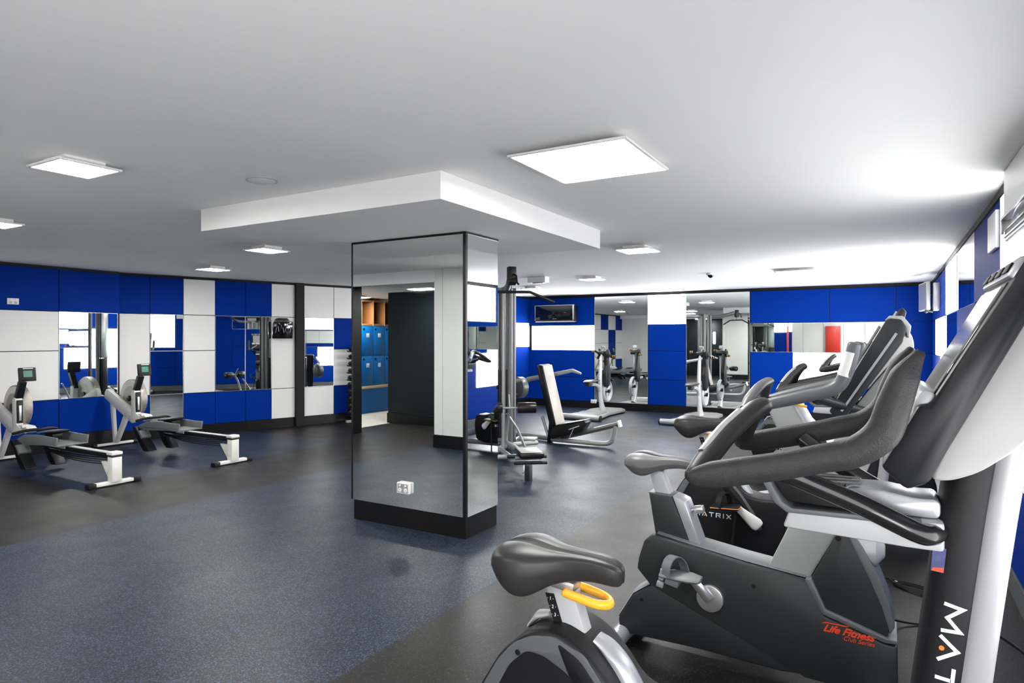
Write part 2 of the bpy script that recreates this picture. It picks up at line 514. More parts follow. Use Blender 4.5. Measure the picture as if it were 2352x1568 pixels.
# --- back wall, local x = X + 7.4
K = (-7.4, YB, 0.0)
def xx(x): return x+7.4
cells = []
def cb(a, b, r, k, r_to=None): cells.append((xx(a), xx(b), RB[r], RB[(r_to if r_to is not None else r)+1], k))
cb(-7.2, -5.334, 3, 'b'); cb(-7.2, -5.334, 1, 'b'); cb(-7.2, -5.334, 0, 'b')
for r in (0, 1, 2): cb(-4.18, -3.411, r, 'b')
cb(-2.22, -0.9, 3, 'b'); cb(-0.9, 0.1, 3, 'b'); cb(0.1, 0.61, 3, 'b')
cb(-0.05, 0.61, 2, 'b'); cb(-2.22, -1.496, 1, 'b'); cb(-0.25, 0.61, 1, 'b')
cb(-2.22, -0.9, 0, 'b'); cb(-0.9, 0.61, 0, 'b')
panel_wall('wall_back', *K, xx(XR+0.1), cells)
skirt('baseboard_back', *K, 0.6, xx(XR), 0.14)
top_trim('trim_5', *K, 0.5, xx(XR), 2.345)
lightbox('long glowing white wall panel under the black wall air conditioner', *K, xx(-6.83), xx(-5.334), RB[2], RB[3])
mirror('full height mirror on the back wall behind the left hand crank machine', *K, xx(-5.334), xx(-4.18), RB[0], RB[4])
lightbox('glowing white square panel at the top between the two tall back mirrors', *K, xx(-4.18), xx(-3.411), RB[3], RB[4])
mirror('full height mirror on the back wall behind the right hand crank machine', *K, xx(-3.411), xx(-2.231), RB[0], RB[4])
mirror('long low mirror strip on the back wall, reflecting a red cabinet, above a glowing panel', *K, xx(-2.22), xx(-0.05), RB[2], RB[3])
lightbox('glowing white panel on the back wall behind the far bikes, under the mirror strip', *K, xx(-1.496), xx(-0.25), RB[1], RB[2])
# --- right wall, local x = 12.56 - Y
R = (XR, YB, -PI/2)
def rr(y): return YB-y
cells = []
def cr(a, b, r, k, r_to=None): cells.append((rr(a), rr(b), RB[r], RB[(r_to if r_to is not None else r)+1], k))
cr(12.53, 11.5, 3, 'b'); cr(11.5, 9.5, 3, 'b'); cr(12.53, 11.5, 2, 'b'); cr(12.53, 11.5, 1, 'b'); cr(12.53, 11.5, 0, 'b')
cr(8.05, 6.5, 2, 'b'); cr(6.5, 5.02, 3, 'b'); cr(6.5, 5.02, 2, 'b')
cr(11.5, 10.5, 1, 'b'); cr(8.9, 6.5, 1, 'b'); cr(6.5, 5.02, 1, 'b')
for a, b in ((11.5, 9.6), (9.6, 8.05), (8.05, 6.5), (6.5, 5.02), (5.02, 3.55), (3.55, 2.0), (2.0, 0.5), (0.5, -1.0), (-1.0, -2.2)): cr(a, b, 0, 'b')
cr(5.02, 4.3, 1, 'b'); cr(3.55, 2.0, 1, 'b'); cr(3.55, 2.0, 3, 'b')
cr(2.0, 0.5, 2, 'b'); cr(2.0, 0.5, 3, 'w'); cr(0.5, -1.0, 3, 'w'); cr(-1.0, -2.2, 2, 'w', 3); cr(0.5, -1.0, 2, 'b')
panel_wall('wall_right', *R, rr(-2.3), cells)
skirt('baseboard_right', *R, 0.05, rr(-2.18), 0.14, 'shroud_band')
top_trim('trim_6', *R, 0.03, rr(-2.18), 2.345)
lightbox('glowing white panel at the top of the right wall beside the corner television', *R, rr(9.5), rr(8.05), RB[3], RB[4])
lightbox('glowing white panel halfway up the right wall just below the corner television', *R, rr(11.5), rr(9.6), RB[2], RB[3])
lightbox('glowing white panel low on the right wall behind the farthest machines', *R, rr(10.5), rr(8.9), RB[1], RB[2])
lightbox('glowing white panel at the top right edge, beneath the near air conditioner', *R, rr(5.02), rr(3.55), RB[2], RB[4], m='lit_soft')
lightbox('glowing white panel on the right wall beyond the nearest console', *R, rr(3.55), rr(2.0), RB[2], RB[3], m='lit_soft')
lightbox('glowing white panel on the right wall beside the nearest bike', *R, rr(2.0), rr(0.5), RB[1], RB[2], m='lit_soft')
lightbox('added unseen glowing panel low on the right wall beside the camera', *R, rr(0.5), rr(-1.0), RB[1], RB[2], m='lit_added')  # added out of frame to lift the ceiling light
lightbox('added unseen glowing panel on the right wall behind the camera', *R, rr(-1.0), rr(-2.2), RB[1], RB[2])  # second added panel, out of view, also brightens the ceiling
mirror('mirror high on the right wall between the glowing panel and a blue panel', *R, rr(8.05), rr(6.5), RB[3], RB[4])
mirror('mirror halfway up the right wall right of the glowing panel below the television', *R, rr(9.6), rr(8.05), RB[2], RB[3])
mirror('low mirror on the right wall beside the nearest bike post', *R, rr(4.3), rr(3.55), RB[1], RB[2])
# --- walls behind the camera and the locker passage
bm = bmesh.new(); bx(bm, -5.28, -3.9, 0.62, 0.75, 0, H-0.001)
bx(bm, -5.14, -3.9, 0.7505, 0.758, 0.17, H-0.002, bev=0.001); bx(bm, -5.28, -5.146, 0.7505, 0.758, 0.17, H-0.002, bev=0.001)
struct('wall_front_pier', bm, M['wallwhite'])
bm = bmesh.new(); bx(bm, -5.29, -3.9, 0.7505, 0.77, 0.0005, 0.17)
struct('baseboard_front_pier', bm, M['black'])
bm = bmesh.new(); bx(bm, -9.3, -7.14, 0.28, 0.44, 0, H-0.001)
struct('wall_front_left', bm, M['wallwhite'])
bm = bmesh.new(); bx(bm, -7.139, -7.06, 0.26, 0.46, 0, 2.26); bx(bm, -9.28, -7.139, 0.4405, 0.455, 0.0005, 0.15)
struct('trim_7', bm, M['gap'])
bm = bmesh.new(); bx(bm, -7.54, -3.9, -1.05, -0.9, 0, H-0.001)
struct('wall_navy', bm, M['navy'])
bm = bmesh.new(); bx(bm, -7.55, -3.95, -0.8995, -0.88, 0.0005, 0.17)
struct('baseboard_navy', bm, M['black'])
bm = bmesh.new(); bx(bm, -9.45, -9.31, -3.3, 0.43, 0, H-0.001); bx(bm, -9.3, -4.0, -3.3, -3.2, 0, 2.25)
struct('wall_lockers', bm, M['wallwhite'])
bm = bmesh.new(); bx(bm, -3.9, -3.8, -3.3, 0.75, 0, H-0.001)
struct('wall_front_side', bm, M['navy'])
N = (XR, -2.2, PI)
cells = []
for i, (a, b) in enumerate(((0.0, 0.7), (0.7, 1.4), (1.4, 2.1), (2.8, 3.5), (3.5, 3.9))):
    cells.append((a, b, RB[0], RB[4], 'w'))
cells.append((2.1, 2.8, RB[0], 0.9, 'w')); cells.append((2.1, 2.8, 0.9, RB[4], 'w'))
cells.append((3.9, 4.4, RB[0], RB[1], 'b')); cells.append((3.9, 4.4, RB[1], RB[3], 'b'))
panel_wall('wall_front', *N, 4.42, cells)
skirt('baseboard_front', *N, 0, 4.4)
lightbox('glowing white panel on the wall behind the camera', *N, 3.9, 4.4, RB[3], RB[4])
# navy door in the passage wall with an oval window
e = thing('passage_door', 'dark navy door with a tall oval window in the navy wall behind the camera', 'door', (-5.95, -0.9, 0))
bm = bmesh.new(); bx(bm, -0.45, 0.45, 0.0005, 0.03, 0.02, 2.08, bev=0.002); obj('door_leaf', bm, M['navy'], e)
bm = bmesh.new(); prism(bm, roundpoly([(-.06, 1.25), (.06, 1.25), (.06, 1.75), (-.06, 1.75)], 0.055, 6), 0.03, 0.035); obj('vision_panel', bm, M['plastic_white'], e)
bm = bmesh.new(); tube(bm, [(-.36, .03, .95), (-.36, .07, .95), (-.36, .07, 1.2), (-.36, .03, 1.2)], .01); obj('handle', bm, M['alu'], e)
# red hose cabinet
e = thing('fire_cabinet', 'tall red fire hose cabinet seen reflected in the back mirror strip', 'cabinet', (-1.83, -2.18, 0.9))
bm = bmesh.new(); bx(bm, -0.25, 0.25, 0.0, 0.16, 0, 1.05, bev=0.006); obj('cabinet_body', bm, M['red'], e)
bm = bmesh.new(); bx(bm, -0.22, 0.22, 0.161, 0.168, 0.03, 1.02, bev=0.003); obj('cabinet_door', bm, M['red'], e)

# ------------------------------------------------------------------ mirrored pillar
bm = bmesh.new(); bx(bm, -3.748+0.012, -2.643-0.012, 3.858+0.012, 4.298-0.012, 0, 2.2305)
struct('wall_column', bm, M['gap'])
bm = bmesh.new(); bx(bm, -3.742, -2.650, 3.864, 4.292, 0.0, 0.155, bev=0.001)
struct('baseboard_column', bm, M['black'])
def pmirror(label, x0, x1, y0, y1):
    e = thing('pillar_mirror', label, 'mirror', ((x0+x1)/2, (y0+y1)/2, 0.157))
    bm = bmesh.new(); bx(bm, x0-(x0+x1)/2, x1-(x0+x1)/2, y0-(y0+y1)/2, y1-(y0+y1)/2, 0.0, 2.058)
    obj('mirror_pane', bm, M['mirror'], e, 0)
pmirror('wide mirrored face of the central pillar reflecting blue lockers and a navy wall', -3.748, -2.668, 3.858, 3.868)
pmirror('narrow right mirrored face of the central pillar reflecting a dark bike', -2.653, -2.643, 3.882, 4.298)
pmirror('left side mirror of the central pillar, facing the rowing machines', -3.758, -3.748, 3.860, 4.298)
pmirror('rear mirrored face of the central pillar, facing the weights machine', -3.740, -2.66, 4.2985, 4.308)
bm = bmesh.new()
bx(bm, -2.668, -2.643, 3.856, 3.882, 0.157, 2.2295)
struct('trim_8', bm, M['black'])
bm = bmesh.new(); bx(bm, -3.755, -2.64, 3.853, 3.858, 2.215, 2.2295); bx(bm, -2.643, -2.638, 3.853, 4.3, 2.215, 2.2295)
bx(bm, -3.76, -3.755, 3.853, 3.858, 0.157, 2.2295)
struct('trim_9', bm, M['black'])
def outlet(label, loc, ang, kind='double'):
    e = thing('power_outlet', label, 'power outlet', loc, ang)
    bm = bmesh.new()
    if kind == 'box':
        bx(bm, -0.06, 0.06, -0.03, 0, -0.042, 0.042, bev=0.006)
    else:
        bx(bm, -0.062, 0.062, -0.009, 0, -0.038, 0.038, bev=0.003)
    obj('outlet_plate', bm, M['plastic_white'], e)
    d = -0.03 if kind == 'box' else -0.009
    for x in (-0.027, 0.027):
        bm = bmesh.new(); cyl(bm, (x, d-0.003, -0.014), (x, d, -0.014), 0.0165, 16); obj('socket_face', bm, M['plastic_white'] if kind == 'box' else M['silver_lt'], e)
        bm = bmesh.new(); cyl(bm, (x, d-0.006, 0.02), (x, d, 0.02), 0.008, 12); obj('switch', bm, M['plastic_white'], e)
        bm = bmesh.new()
        for s in (-1, 1): box(bm, (x+s*0.006, d-0.0035, -0.010), (0.0018, 0.001, 0.007), (0, s*0.5, 0))
        bx(bm, x-0.0009, x+0.0009, d-0.004, d-0.003, -0.024, -0.017)
        obj('socket_slots', bm, M['gap'], e)
    if kind == 'box':
        bm = bmesh.new(); bx(bm, -0.050, 0.050, -0.0305, -0.0295, -0.035, 0.033); obj('outlet_recess', bm, M['silver'], e)
outlet('white surface mounted double power outlet low on the mirrored pillar', (-3.205, 3.857, 0.313), 0, 'box')
outlet('white double power outlet high on the blue left wall panel', (-9.3+0.0155, 3.74, 1.915), PI/2)
outlet('white double power outlet at the skirting below the multi gym weight disc', (-5.35+0.0, YB-0.021, 0.15), 0)

# ------------------------------------------------------------------ ceiling lamps and fittings
def lamp(label, x, y, sx, sy, drop=0.045, z=H):
    e = thing('ceiling_lamp', label, 'ceiling light', (x, y, z))
    bm = bmesh.new(); bx(bm, -sx*0.32, sx*0.32, -sy*0.32, sy*0.32, -drop+0.012, -0.0005); obj('lamp_backbox', bm, M['lampframe'], e)
    bm = bmesh.new()
    t = 0.016
    bx(bm, -sx/2, sx/2, -sy/2, -sy/2+t, -drop, -drop+0.012, bev=0.002); bx(bm, -sx/2, sx/2, sy/2-t, sy/2, -drop, -drop+0.012, bev=0.002)
    bx(bm, -sx/2, -sx/2+t, -sy/2+t, sy/2-t, -drop, -drop+0.012, bev=0.002); bx(bm, sx/2-t, sx/2, -sy/2+t, sy/2-t, -drop, -drop+0.012, bev=0.002)
    bx(bm, -sx/2+t, sx/2-t, -sy/2+t, sy/2-t, -drop+0.008, -drop+0.0115)
    obj('lamp_frame', bm, M['lampframe'], e)
    bm = bmesh.new(); bx(bm, -sx/2+t, sx/2-t, -sy/2+t, sy/2-t, -drop+0.001, -drop+0.007); obj('diffuser', bm, M['lamp'] if sx > .5 else M['lamp_small'], e, 0)
    return e
lamp('largest square ceiling lamp, nearest the camera, right of the dropped ceiling box', -1.325, 3.07, 0.62, 0.65, 0.04)
lamp('square ceiling lamp at the left, nearest of the small ones', -3.71, 1.775, 0.33, 0.31)
lamp('square ceiling lamp cut by the left edge of the photo', -6.05, 2.30, 0.33, 0.31)
lamp('square ceiling lamp left of the pillar, just beyond the dropped box', -5.46, 4.40, 0.31, 0.33)
lamp('square ceiling lamp above the angled left wall, farthest left of the pillar', -7.55, 5.25, 0.31, 0.33)
lamp('square ceiling lamp right of the pillar beyond the dropped box', -2.21, 6.31, 0.36, 0.38)
lamp('wide ceiling lamp at the right in front of the blue back wall', -1.03, 9.55, 0.56, 0.75)
lamp('small square ceiling lamp in front of the left tall back mirror', -3.87, 9.0, 0.33, 0.33)
lamp('farthest ceiling lamp, behind the white ceiling box by the lat pulldown', -5.5, 10.15, 0.33, 0.33)
lamp('ceiling lamp in the locker passage seen in the pillar mirror', -6.28, -0.3, 0.5, 0.3, 0.03, 2.26)
lamp('ceiling lamp above the lockers seen in the pillar mirror', -8.62, -1.3, 0.4, 0.3, 0.03, 2.26)
lamp('ceiling lamp just behind the camera', -1.5, -0.9, 0.6, 0.6)
e = thing('ceiling_speaker', 'flush round white ceiling speaker between the left lamp and the dropped box', 'speaker', (-3.19, 2.535, H))
bm = bmesh.new(); cyl(bm, (0, 0, -0.006), (0, 0, -0.0005), 0.085, 40, bev=0.002); obj('speaker_grille', bm, M['ceiling'], e)
bm = bmesh.new(); ring(bm, (0, 0, -0.006), (0, 0, 1), 0.085, 0.006, 40, 8, flat=0.004); obj('speaker_rim', bm, M['silver_lt'], e)
e = thing('dome_camera', 'small white dome security camera on the ceiling above the tall back mirror', 'security camera', (-2.19, 9.33, H))
bm = bmesh.new(); cyl(bm, (0, 0, -0.03), (0, 0, -0.0005), 0.06, 24, bev=0.004); obj('camera_base', bm, M['plastic_white'], e)
bm = bmesh.new(); tube(bm, [(0, 0, -0.03), (0, 0, -0.045), (0, 0, -0.06), (0, 0, -0.07)], [0.045, 0.042, 0.03, 0.008], 20, up=(1, 0, 0)); obj('camera_dome', bm, M['black_gloss'], e)
e = thing('ceiling_sensor_box', 'rectangular white emergency light box on the ceiling near the lat pulldown', 'ceiling box', (-4.57, 8.6, H))
bm = bmesh.new(); bx(bm, -0.15, 0.15, -0.07, 0.07, -0.085, -0.0005, bev=0.006); obj('box_body', bm, M['plastic_white'], e)
bm = bmesh.new(); bx(bm, -0.08, 0.10, -0.04, 0.04, -0.1, -0.085, bev=0.004); obj('box_lens', bm, M['silver_lt'], e)
bm = bmesh.new(); cyl(bm, (-8.1, 3.03, H-0.02), (-8.1, 3.03, H-0.0005), 0.045, 20, bev=0.004)
tag(obj('smoke_detector', bm, M['lf_grey']), 'small grey smoke detector on the ceiling at the far left', 'smoke detector')

# ------------------------------------------------------------------ wall fittings
def aircon(label, ox, oy, z, ang, wd, ht, th=.15):
    e = thing('wall_air_conditioner', label, 'air conditioner', (ox, oy, z), ang)
    bm = bmesh.new(); bx(bm, -wd/2, wd/2, -th, -0.001, -ht/2, ht/2, bev=0.01); obj('housing', bm, M['blk_plastic'], e)
    bm = bmesh.new(); bx(bm, -wd/2+0.012, wd/2-0.05, -th-.008, -th-.0005, -ht/2+0.05, ht/2-0.012, bev=0.003); obj('front_glass', bm, M['black_gloss'], e)
    bm = bmesh.new()
    bx(bm, -wd/2, wd/2, -th-.016, -th-.002, ht/2-0.012, ht/2, bev=0.002); bx(bm, -wd/2, -wd/2+0.01, -th-.016, -th-.002, -ht/2+0.04, ht/2-0.01, bev=0.002)
    bx(bm, wd/2-0.05, wd/2-0.018, -th-.018, -th-.002, -ht/2+0.04, ht/2-0.013, bev=0.002)
    obj('silver_rim', bm, M['alu'], e)
    bm = bmesh.new(); box(bm, (0, -th, -ht/2+0.022), (wd-0.04, 0.035, 0.008), (0.5, 0, 0), bev=0.003); bx(bm, -wd/2+0.01, wd/2-0.02, -th-.008, -th-.001, -ht/2+0.002, -ht/2+0.008)
    obj('air_louvre', bm, M['silver'], e)
    bm = bmesh.new(); bx(bm, -0.05, 0.05, -th-.0095, -th-.0082, -ht/2+0.06, -ht/2+0.072); obj('badge', bm, M['silver'], e)
    return e
aircon('wide black glossy wall air conditioner with silver rim on the blue back wall', -6.19, YB-0.015, 2.0, 0, 0.95, 0.36)
aircon('black air conditioner high at the right edge of the photo above the glowing panel', 0.596, 3.90, 2.045, -PI/2, 0.98, 0.13, .055)
bm = bmesh.new(); bx(bm, 0.555, 0.596, 2.6, 4.52, 2.113, H-0.001, bev=0.008)
tag(obj('duct_cover', bm, M['plastic_white']), 'white boxed duct cover above the right edge air conditioner', 'duct cover')
bm = bmesh.new(); bx(bm, 0.578, 0.602, 5.06, 5.43, 2.03, 2.27, bev=0.006)
tag(obj('access_panel', bm, M['plastic_white']), 'white square access panel high on the blue right wall', 'access panel')
# corner television on a bracket
e = thing('corner_television', 'wall television on a swivel bracket in the far right corner, seen edge on', 'television', (0.602, 11.0, 2.06))
bm = bmesh.new(); box(bm, (-0.165, 0, 0.0), (0.045, 0.62, 0.40), (0, 0, 0.12), bev=0.006); obj('tv_body', bm, M['lf_light'], e)
bm = bmesh.new(); box(bm, (-0.190, -.003, 0.0), (0.004, 0.57, 0.36), (0, 0, 0.12)); obj('tv_screen', bm, M['screen'], e)
bm = bmesh.new(); tube(bm, [(-0.02, 0, 0.08), (-0.08, -0.12, 0.04), (-0.14, 0, 0.04)], 0.022, 10); tube(bm, [(-0.02, 0, -0.12), (-0.1, -.15, -.2), (-0.16, -.2, -0.23)], 0.016, 8); box(bm, (-.12, -.2, -.215), (.10, .16, .02), (0, .2, 0), bev=.003)
obj('tv_bracket', bm, M['lf_dark'], e)
bm = bmesh.new(); bx(bm, -0.075, -0.001, -0.42, -0.12, -0.21, 0.17, bev=0.006); obj('media_box', bm, M['silver'], e)
# small monitor on the angled wall
e = bpy.data.objects.new('wall_monitor', None); COL.objects.link(e)
e.matrix_world = frame(*G) @ Matrix.Translation((2.35, -0.016, 1.62))
tag(e, 'small black monitor on a bracket high on the white panel left of the dark post', 'monitor')
bm = bmesh.new(); box(bm, (0, -0.09, -0.02), (0.33, 0.05, 0.28), (0.12, 0, 0), bev=0.012); obj('monitor_body', bm, M['black_gloss'], e)
bm = bmesh.new(); prism(bm, [(-.11, .13), (.11, .13), (.07, .175), (-.07, .175)], -0.11, 0.0, bev=0.004); obj('monitor_bracket', bm, M['blk_plastic'], e)
bm = bmesh.new()
for i in range(7): box(bm, (-0.12+i*0.04, -0.118, -0.02+0.02*(i % 3)), (0.007, 0.004, 0.09), (0.12, 0.2*(-1)**i, 0))
obj('monitor_glint', bm, M['silver'], e)  # silver bars stand in for shiny streaks on the glossy front

# ------------------------------------------------------------------ shared bike pieces
def saddle_bm(L=0.385, w=0.125, deep=0.125, groove=True):
    """rear at x=0, nose at x=L, top about z=0"""
    ts = [0, .03, .08, .16, .26, .36, .46, .56, .66, .76, .86, .94, .985, 1]
    ws = [.45, .70, .88, 1.0, 1.0, .86, .66, .50, .41, .37, .34, .30, .22, .10]
    zt = [-.030, -.012, -.002, .004, .004, -.002, -.006, -.006, -.006, -.006, -.009, -.016, -.028, -.045]
    dp = [.36, .48, .64, .88, 1.0, .90, .68, .58, .52, .48, .46, .44, .36, .2]
    bm = bmesh.new()
    NT = 17
    rings = []
    for t, ww, z0, d in zip(ts, ws, zt, dp):
        W = w*ww; D = deep*d; r = []
        for k in range(NT):
            s = -1+2*k/(NT-1)
            crown = 0.034*abs(s)**2.6*min(1, ww*1.3)
            gr = 0.011*math.exp(-(s*W/0.011)**2)*(1 if .04 < t < .97 else 0.3) if groove else 0
            r.append((t*L, W*math.sin(s*PI/2*0.98), z0-crown-gr))
        zb = z0-D
        for y, z in ((1.03, z0-0.034*min(1, ww*1.3)-D*0.22), (1.0, z0-D*0.62), (.86, zb+0.004), (.62, zb), (0, zb+0.006), (-.62, zb), (-.86, zb+0.004), (-1.0, z0-D*0.62), (-1.03, z0-0.034*min(1, ww*1.3)-D*0.22)):
            r.append((t*L, W*y, z))
        rings.append([bm.verts.new(p) for p in r])
    n = len(rings[0])
    for a, b in zip(rings[:-1], rings[1:]):
        for k in range(n):
            f = bm.faces.new((a[k], b[k], b[(k+1) % n], a[(k+1) % n]))
            if groove and 7 <= k <= 8: f.material_index = 1
    bm.faces.new(rings[0]); bm.faces.new(list(reversed(rings[-1])))
    bmesh.ops.recalc_face_normals(bm, faces=bm.faces)
    return bm

def stroke(bm, pts, wd, y0, y1, mi=0):
    """polyline in x,z drawn as a flat bar with mitred joints"""
    P = [Vector(p) for p in pts]
    L = []; Rr = []
    for i, p in enumerate(P):
        if i == 0: d = (P[1]-P[0]).normalized(); nrm = Vector((-d.y, d.x)); s = 1
        elif i == len(P)-1: d = (P[-1]-P[-2]).normalized(); nrm = Vector((-d.y, d.x)); s = 1
        else:
            d0 = (P[i]-P[i-1]).normalized(); d1 = (P[i+1]-P[i]).normalized()
            n0 = Vector((-d0.y, d0.x)); n1 = Vector((-d1.y, d1.x)); nrm = (n0+n1).normalized(); s = min(2.2, 1/max(0.3, nrm.dot(n0)))
        L.append(p+nrm*wd/2*s); Rr.append(p-nrm*wd/2*s)
    for i in range(len(P)-1):
        prism(bm, [L[i][:], L[i+1][:], Rr[i+1][:], Rr[i][:]], y0, y1, mi=mi)

def wordmark(parent, x, z, h, y0, y1, ang=0.0, n=6, name='wordmark', wide=1.15, gap=.55, th=.17):
    """M A T R I X in thin strokes, reading along +x from (x,z), rotated by ang"""
    G = [[[(0, 0), (.08, 1), (.5, .25), (.92, 1), (1, 0)]], [[(0, 0), (.45, 1), (.9, 0)]], [[(0, .93), (.9, .93)], [(.45, .86), (.45, 0)]],
         [[(0, 0), (0, .93), (.75, .93), (.75, .5), (.2, .5)], [(.45, .42), (.8, 0)]], [[(.1, 0), (.1, 1)]], [[(0, 0), (.85, 1)], [(0, 1), (.85, 0)]]]
    W = [1.0, .9, .9, .8, .2, .85]
    bm = bmesh.new()
    cx = 0.0
    ca, sa = math.cos(ang), math.sin(ang)
    def T(p): return (x+(p[0]*ca-p[1]*sa)*h, z+(p[0]*sa+p[1]*ca)*h)
    dot = None
    for i in range(n):
        for st in G[i]:
            stroke(bm, [T((cx+a*wide, b)) for a, b in st], h*th, y0, y1)
        if i == 1: dot = T((cx+.45*wide, .16))
        cx += W[i]*wide+gap
    obj(name, bm, M['white_print'], parent, 0)
    if dot and h > 0.02:
        bm = bmesh.new(); cyl(bm, (dot[0], y0, dot[1]), (dot[0], y1, dot[1]), h*0.15, 14); obj('wordmark_dot', bm, M['orange_dot'], parent, 0)

def strap_bm(w2, hgt, thick, length):
    """pedal strap arch: an arc in YZ extruded along x"""
    bm = bmesh.new()
    outer = [(math.cos(a)*w2, math.sin(a)*hgt) for a in [PI*i/10 for i in range(11)]]
    inner = [(y*(1-thick/w2), z*(1-thick/hgt)) for y, z in reversed(outer)]
    return outer, inner

# ------------------------------------------------------------------ upright bike with tall console
def make_upright():
    t = thing('exercise_bike', 'upright black exercise bike nearest the camera, with large angled console at the right edge', 'exercise bike', (0, 1.70, 0), 0, 'upright bikes with yellow seat levers')
    # seat
    sd = obj('saddle', saddle_bm(.39, .128, .145), [M['seat'], M['groove']], t, 60, loc=(-1.026, 0, 0.845))
    md = sd.modifiers.new('sub', 'SUBSURF'); md.levels = 1; md.render_levels = 2
    bm = bmesh.new()
    prism(bm, [(-.873, .745), (-.79, .765), (-.64, .32), (-.725, .30)], -0.026, 0.026, bev=0.006)
    sp = obj('seat_post', bm, M['silver_lt'], t)
    bm = bmesh.new(); prism(bm, [(-.866, .712), (-.838, .714), (-.792, .58), (-.820, .58)], -0.0275, -0.0262); obj('number_strip', bm, M['gap'], sp, 0)
    for i in range(6):
        text_obj('position_number', '· %d ·' % (i+1), 0.014, 0.0003, M['white_print'], sp,
                 Matrix.Translation((-.849+i*0.0076, -0.0279, .694-i*0.0222)) @ Matrix.Rotation(PI/2, 4, 'X'))
    bm = bmesh.new(); box(bm, (-.83, 0, .745), (.11, .06, .03), (0, 0.1, 0), bev=0.006); cyl(bm, (-.855, -.034, .742), (-.855, .034, .742), .009, 12)
    obj('saddle_clamp', bm, M['alu'], t)
    bm = bmesh.new()
    tube(bm, [(-.80, -.034, .727), (-.76, -.036, .722), (-.70, -.030, .712), (-.675, 0, .708), (-.70, .030, .712), (-.76, .036, .722), (-.80, .034, .727)], 0.011, 10, sm=5, r2=0.013, rcap=0.008)
    obj('seat_lever', bm, M['yellow'], t)
    # shroud
    prof = [(-1.02, .20), (-1.075, .35), (-1.058, .41), (-.98, .54), (-.935, .585), (-.88, .628), (-.80, .642), (-.72, .612), (-.66, .56), (-.60, .48), (-.50, .46), (-.40, .47), (-.36, .38), (-.36, .28), (-.385, .135), (-.50, .10), (-.90, .10)]
    bm = bmesh.new(); prism(bm, prof, -0.105, 0.105, bev=0.018, rnd=0.04, seg=3); obj('shroud', bm, M['shroud'], t)
    for s in (-1, 1):
        band = [(-1.058, .39), (-.98, .525), (-.93, .582), (-.868, .618), (-.80, .630), (-.71, .598), (-.61, .48), (-.54, .38), (-.49, .28), (-.52, .27), (-.58, .36), (-.67, .47), (-.76, .54), (-.83, .570), (-.885, .572), (-.94, .52), (-1.0, .41), (-1.045, .30)]
        bm = bmesh.new(); prism(bm, band, s*0.094, s*0.1085, bev=0.002, rnd=0.02); obj('shroud_band', bm, M['shroud_band'], t)
        bm = bmesh.new(); prism(bm, [(-.79, .618), (-.72, .586), (-.62, .47), (-.55, .36), (-.64, .43), (-.75, .53)], s*0.096, s*0.110, bev=0.002, rnd=0.02); obj('shroud_inlay', bm, M['shroud'], t)
        bm = bmesh.new(); cyl(bm, (-.912, s*0.1085, .560), (-.912, s*0.1100, .560), .0085, 14); cyl(bm, (-.42, s*0.105, .42), (-.42, s*0.1065, .42), .008, 12); obj('screw_hole', bm, M['gap'], t)
    bm = bmesh.new(); tube(bm, [(-.93, 0, .595), (-.90, 0, .633), (-.86, 0, .645)], [.02, .03, .022], 12, r2=[.006, .010, .006]); obj('rear_cap', bm, M['silver_lt'], t)
    bm = bmesh.new()
    tube(bm, [(-.715, 0, .605), (-.68, 0, .585), (-.64, 0, .54), (-.60, 0, .465), (-.55, 0, .38), (-.45, 0, .28), (-.30, 0, .22), (-.1, 0, .17), (.03, 0, .15)], [.030, .038, .040, .045, .05, .05, .05], 14, r2=[.016, .024, .035, .04, .045, .05, .05], sm=4)
    obj('step_frame', bm, M['silver'], t)
    # base
    bm = bmesh.new()
    tube(bm, [(-.98, 0, .085), (.06, 0, .085)], .035, 12); cyl(bm, (-.98, -.24, .05), (-.98, .24, .05), .038, 16); cyl(bm, (.05, -.24, .05), (.05, .24, .05), .038, 16)
    obj('base_frame', bm, M['silver'], t)
    for x in (-.98, .05):
        for s in (-1, 1):
            bm = bmesh.new(); cyl(bm, (x, s*.24, .045), (x, s*.29, .045), .0445, 16, bev=0.004); obj('foot_cap', bm, M['blk_plastic'], t)
    # cranks
    for s, ph in ((-1, 0), (1, PI)):
        c, sn = math.cos(ph), math.sin(ph)
        def Q(dx, dz): return (-.525+dx*c-dz*sn, .315+dx*sn+dz*c)
        bm = bmesh.new()
        a = Q(0.015, -0.012); b = Q(-.115, .095)
        tube(bm, [(a[0], s*.125, a[1]), (-.525, s*.125, .315), (b[0], s*.14, b[1])], [.036, .042, .018], 16, up=(0, 1, 0), r2=[.012, .014, .010], rcap=.01)
        cr = obj('crank_arm', bm, M['row_frame'], t)
        bm = bmesh.new(); p = Q(-.165, .1)
        pc = (p[0] if s < 0 else p[0]-.0, s*.20, p[1])
        box(bm, pc, (.165, .10, .026), (0, -0.06 if s < 0 else 0.2, 0), bev=0.011); cyl(bm, (b[0], s*.13, b[1]), (pc[0], s*.2, pc[1]), .009, 8)
        pd = obj('pedal', bm, M['blk_plastic'], t)
        bm = bmesh.new(); box(bm, (pc[0], pc[1], pc[2]+.001), (.1685, .1035, .0045), (0, -0.06 if s < 0 else 0.2, 0), bev=0.003); obj('pedal_trim', bm, M['orange'], pd)
        o_, i_ = strap_bm(.056, .092, .005, .04)
        bm = bmesh.new(); prism(bm, [(y, z) for y, z in o_+i_], -.022, .022, plane='YZ', mx=Matrix.Translation((pc[0]-.01, pc[1], pc[2])) @ Matrix.Rotation(-.55, 4, 'Z')); obj('toe_strap', bm, M['blk_plastic'], pd)
    wordmark(t, -.905, .318, .028, -0.1075, -0.1045)
    # mast
    bm = bmesh.new()
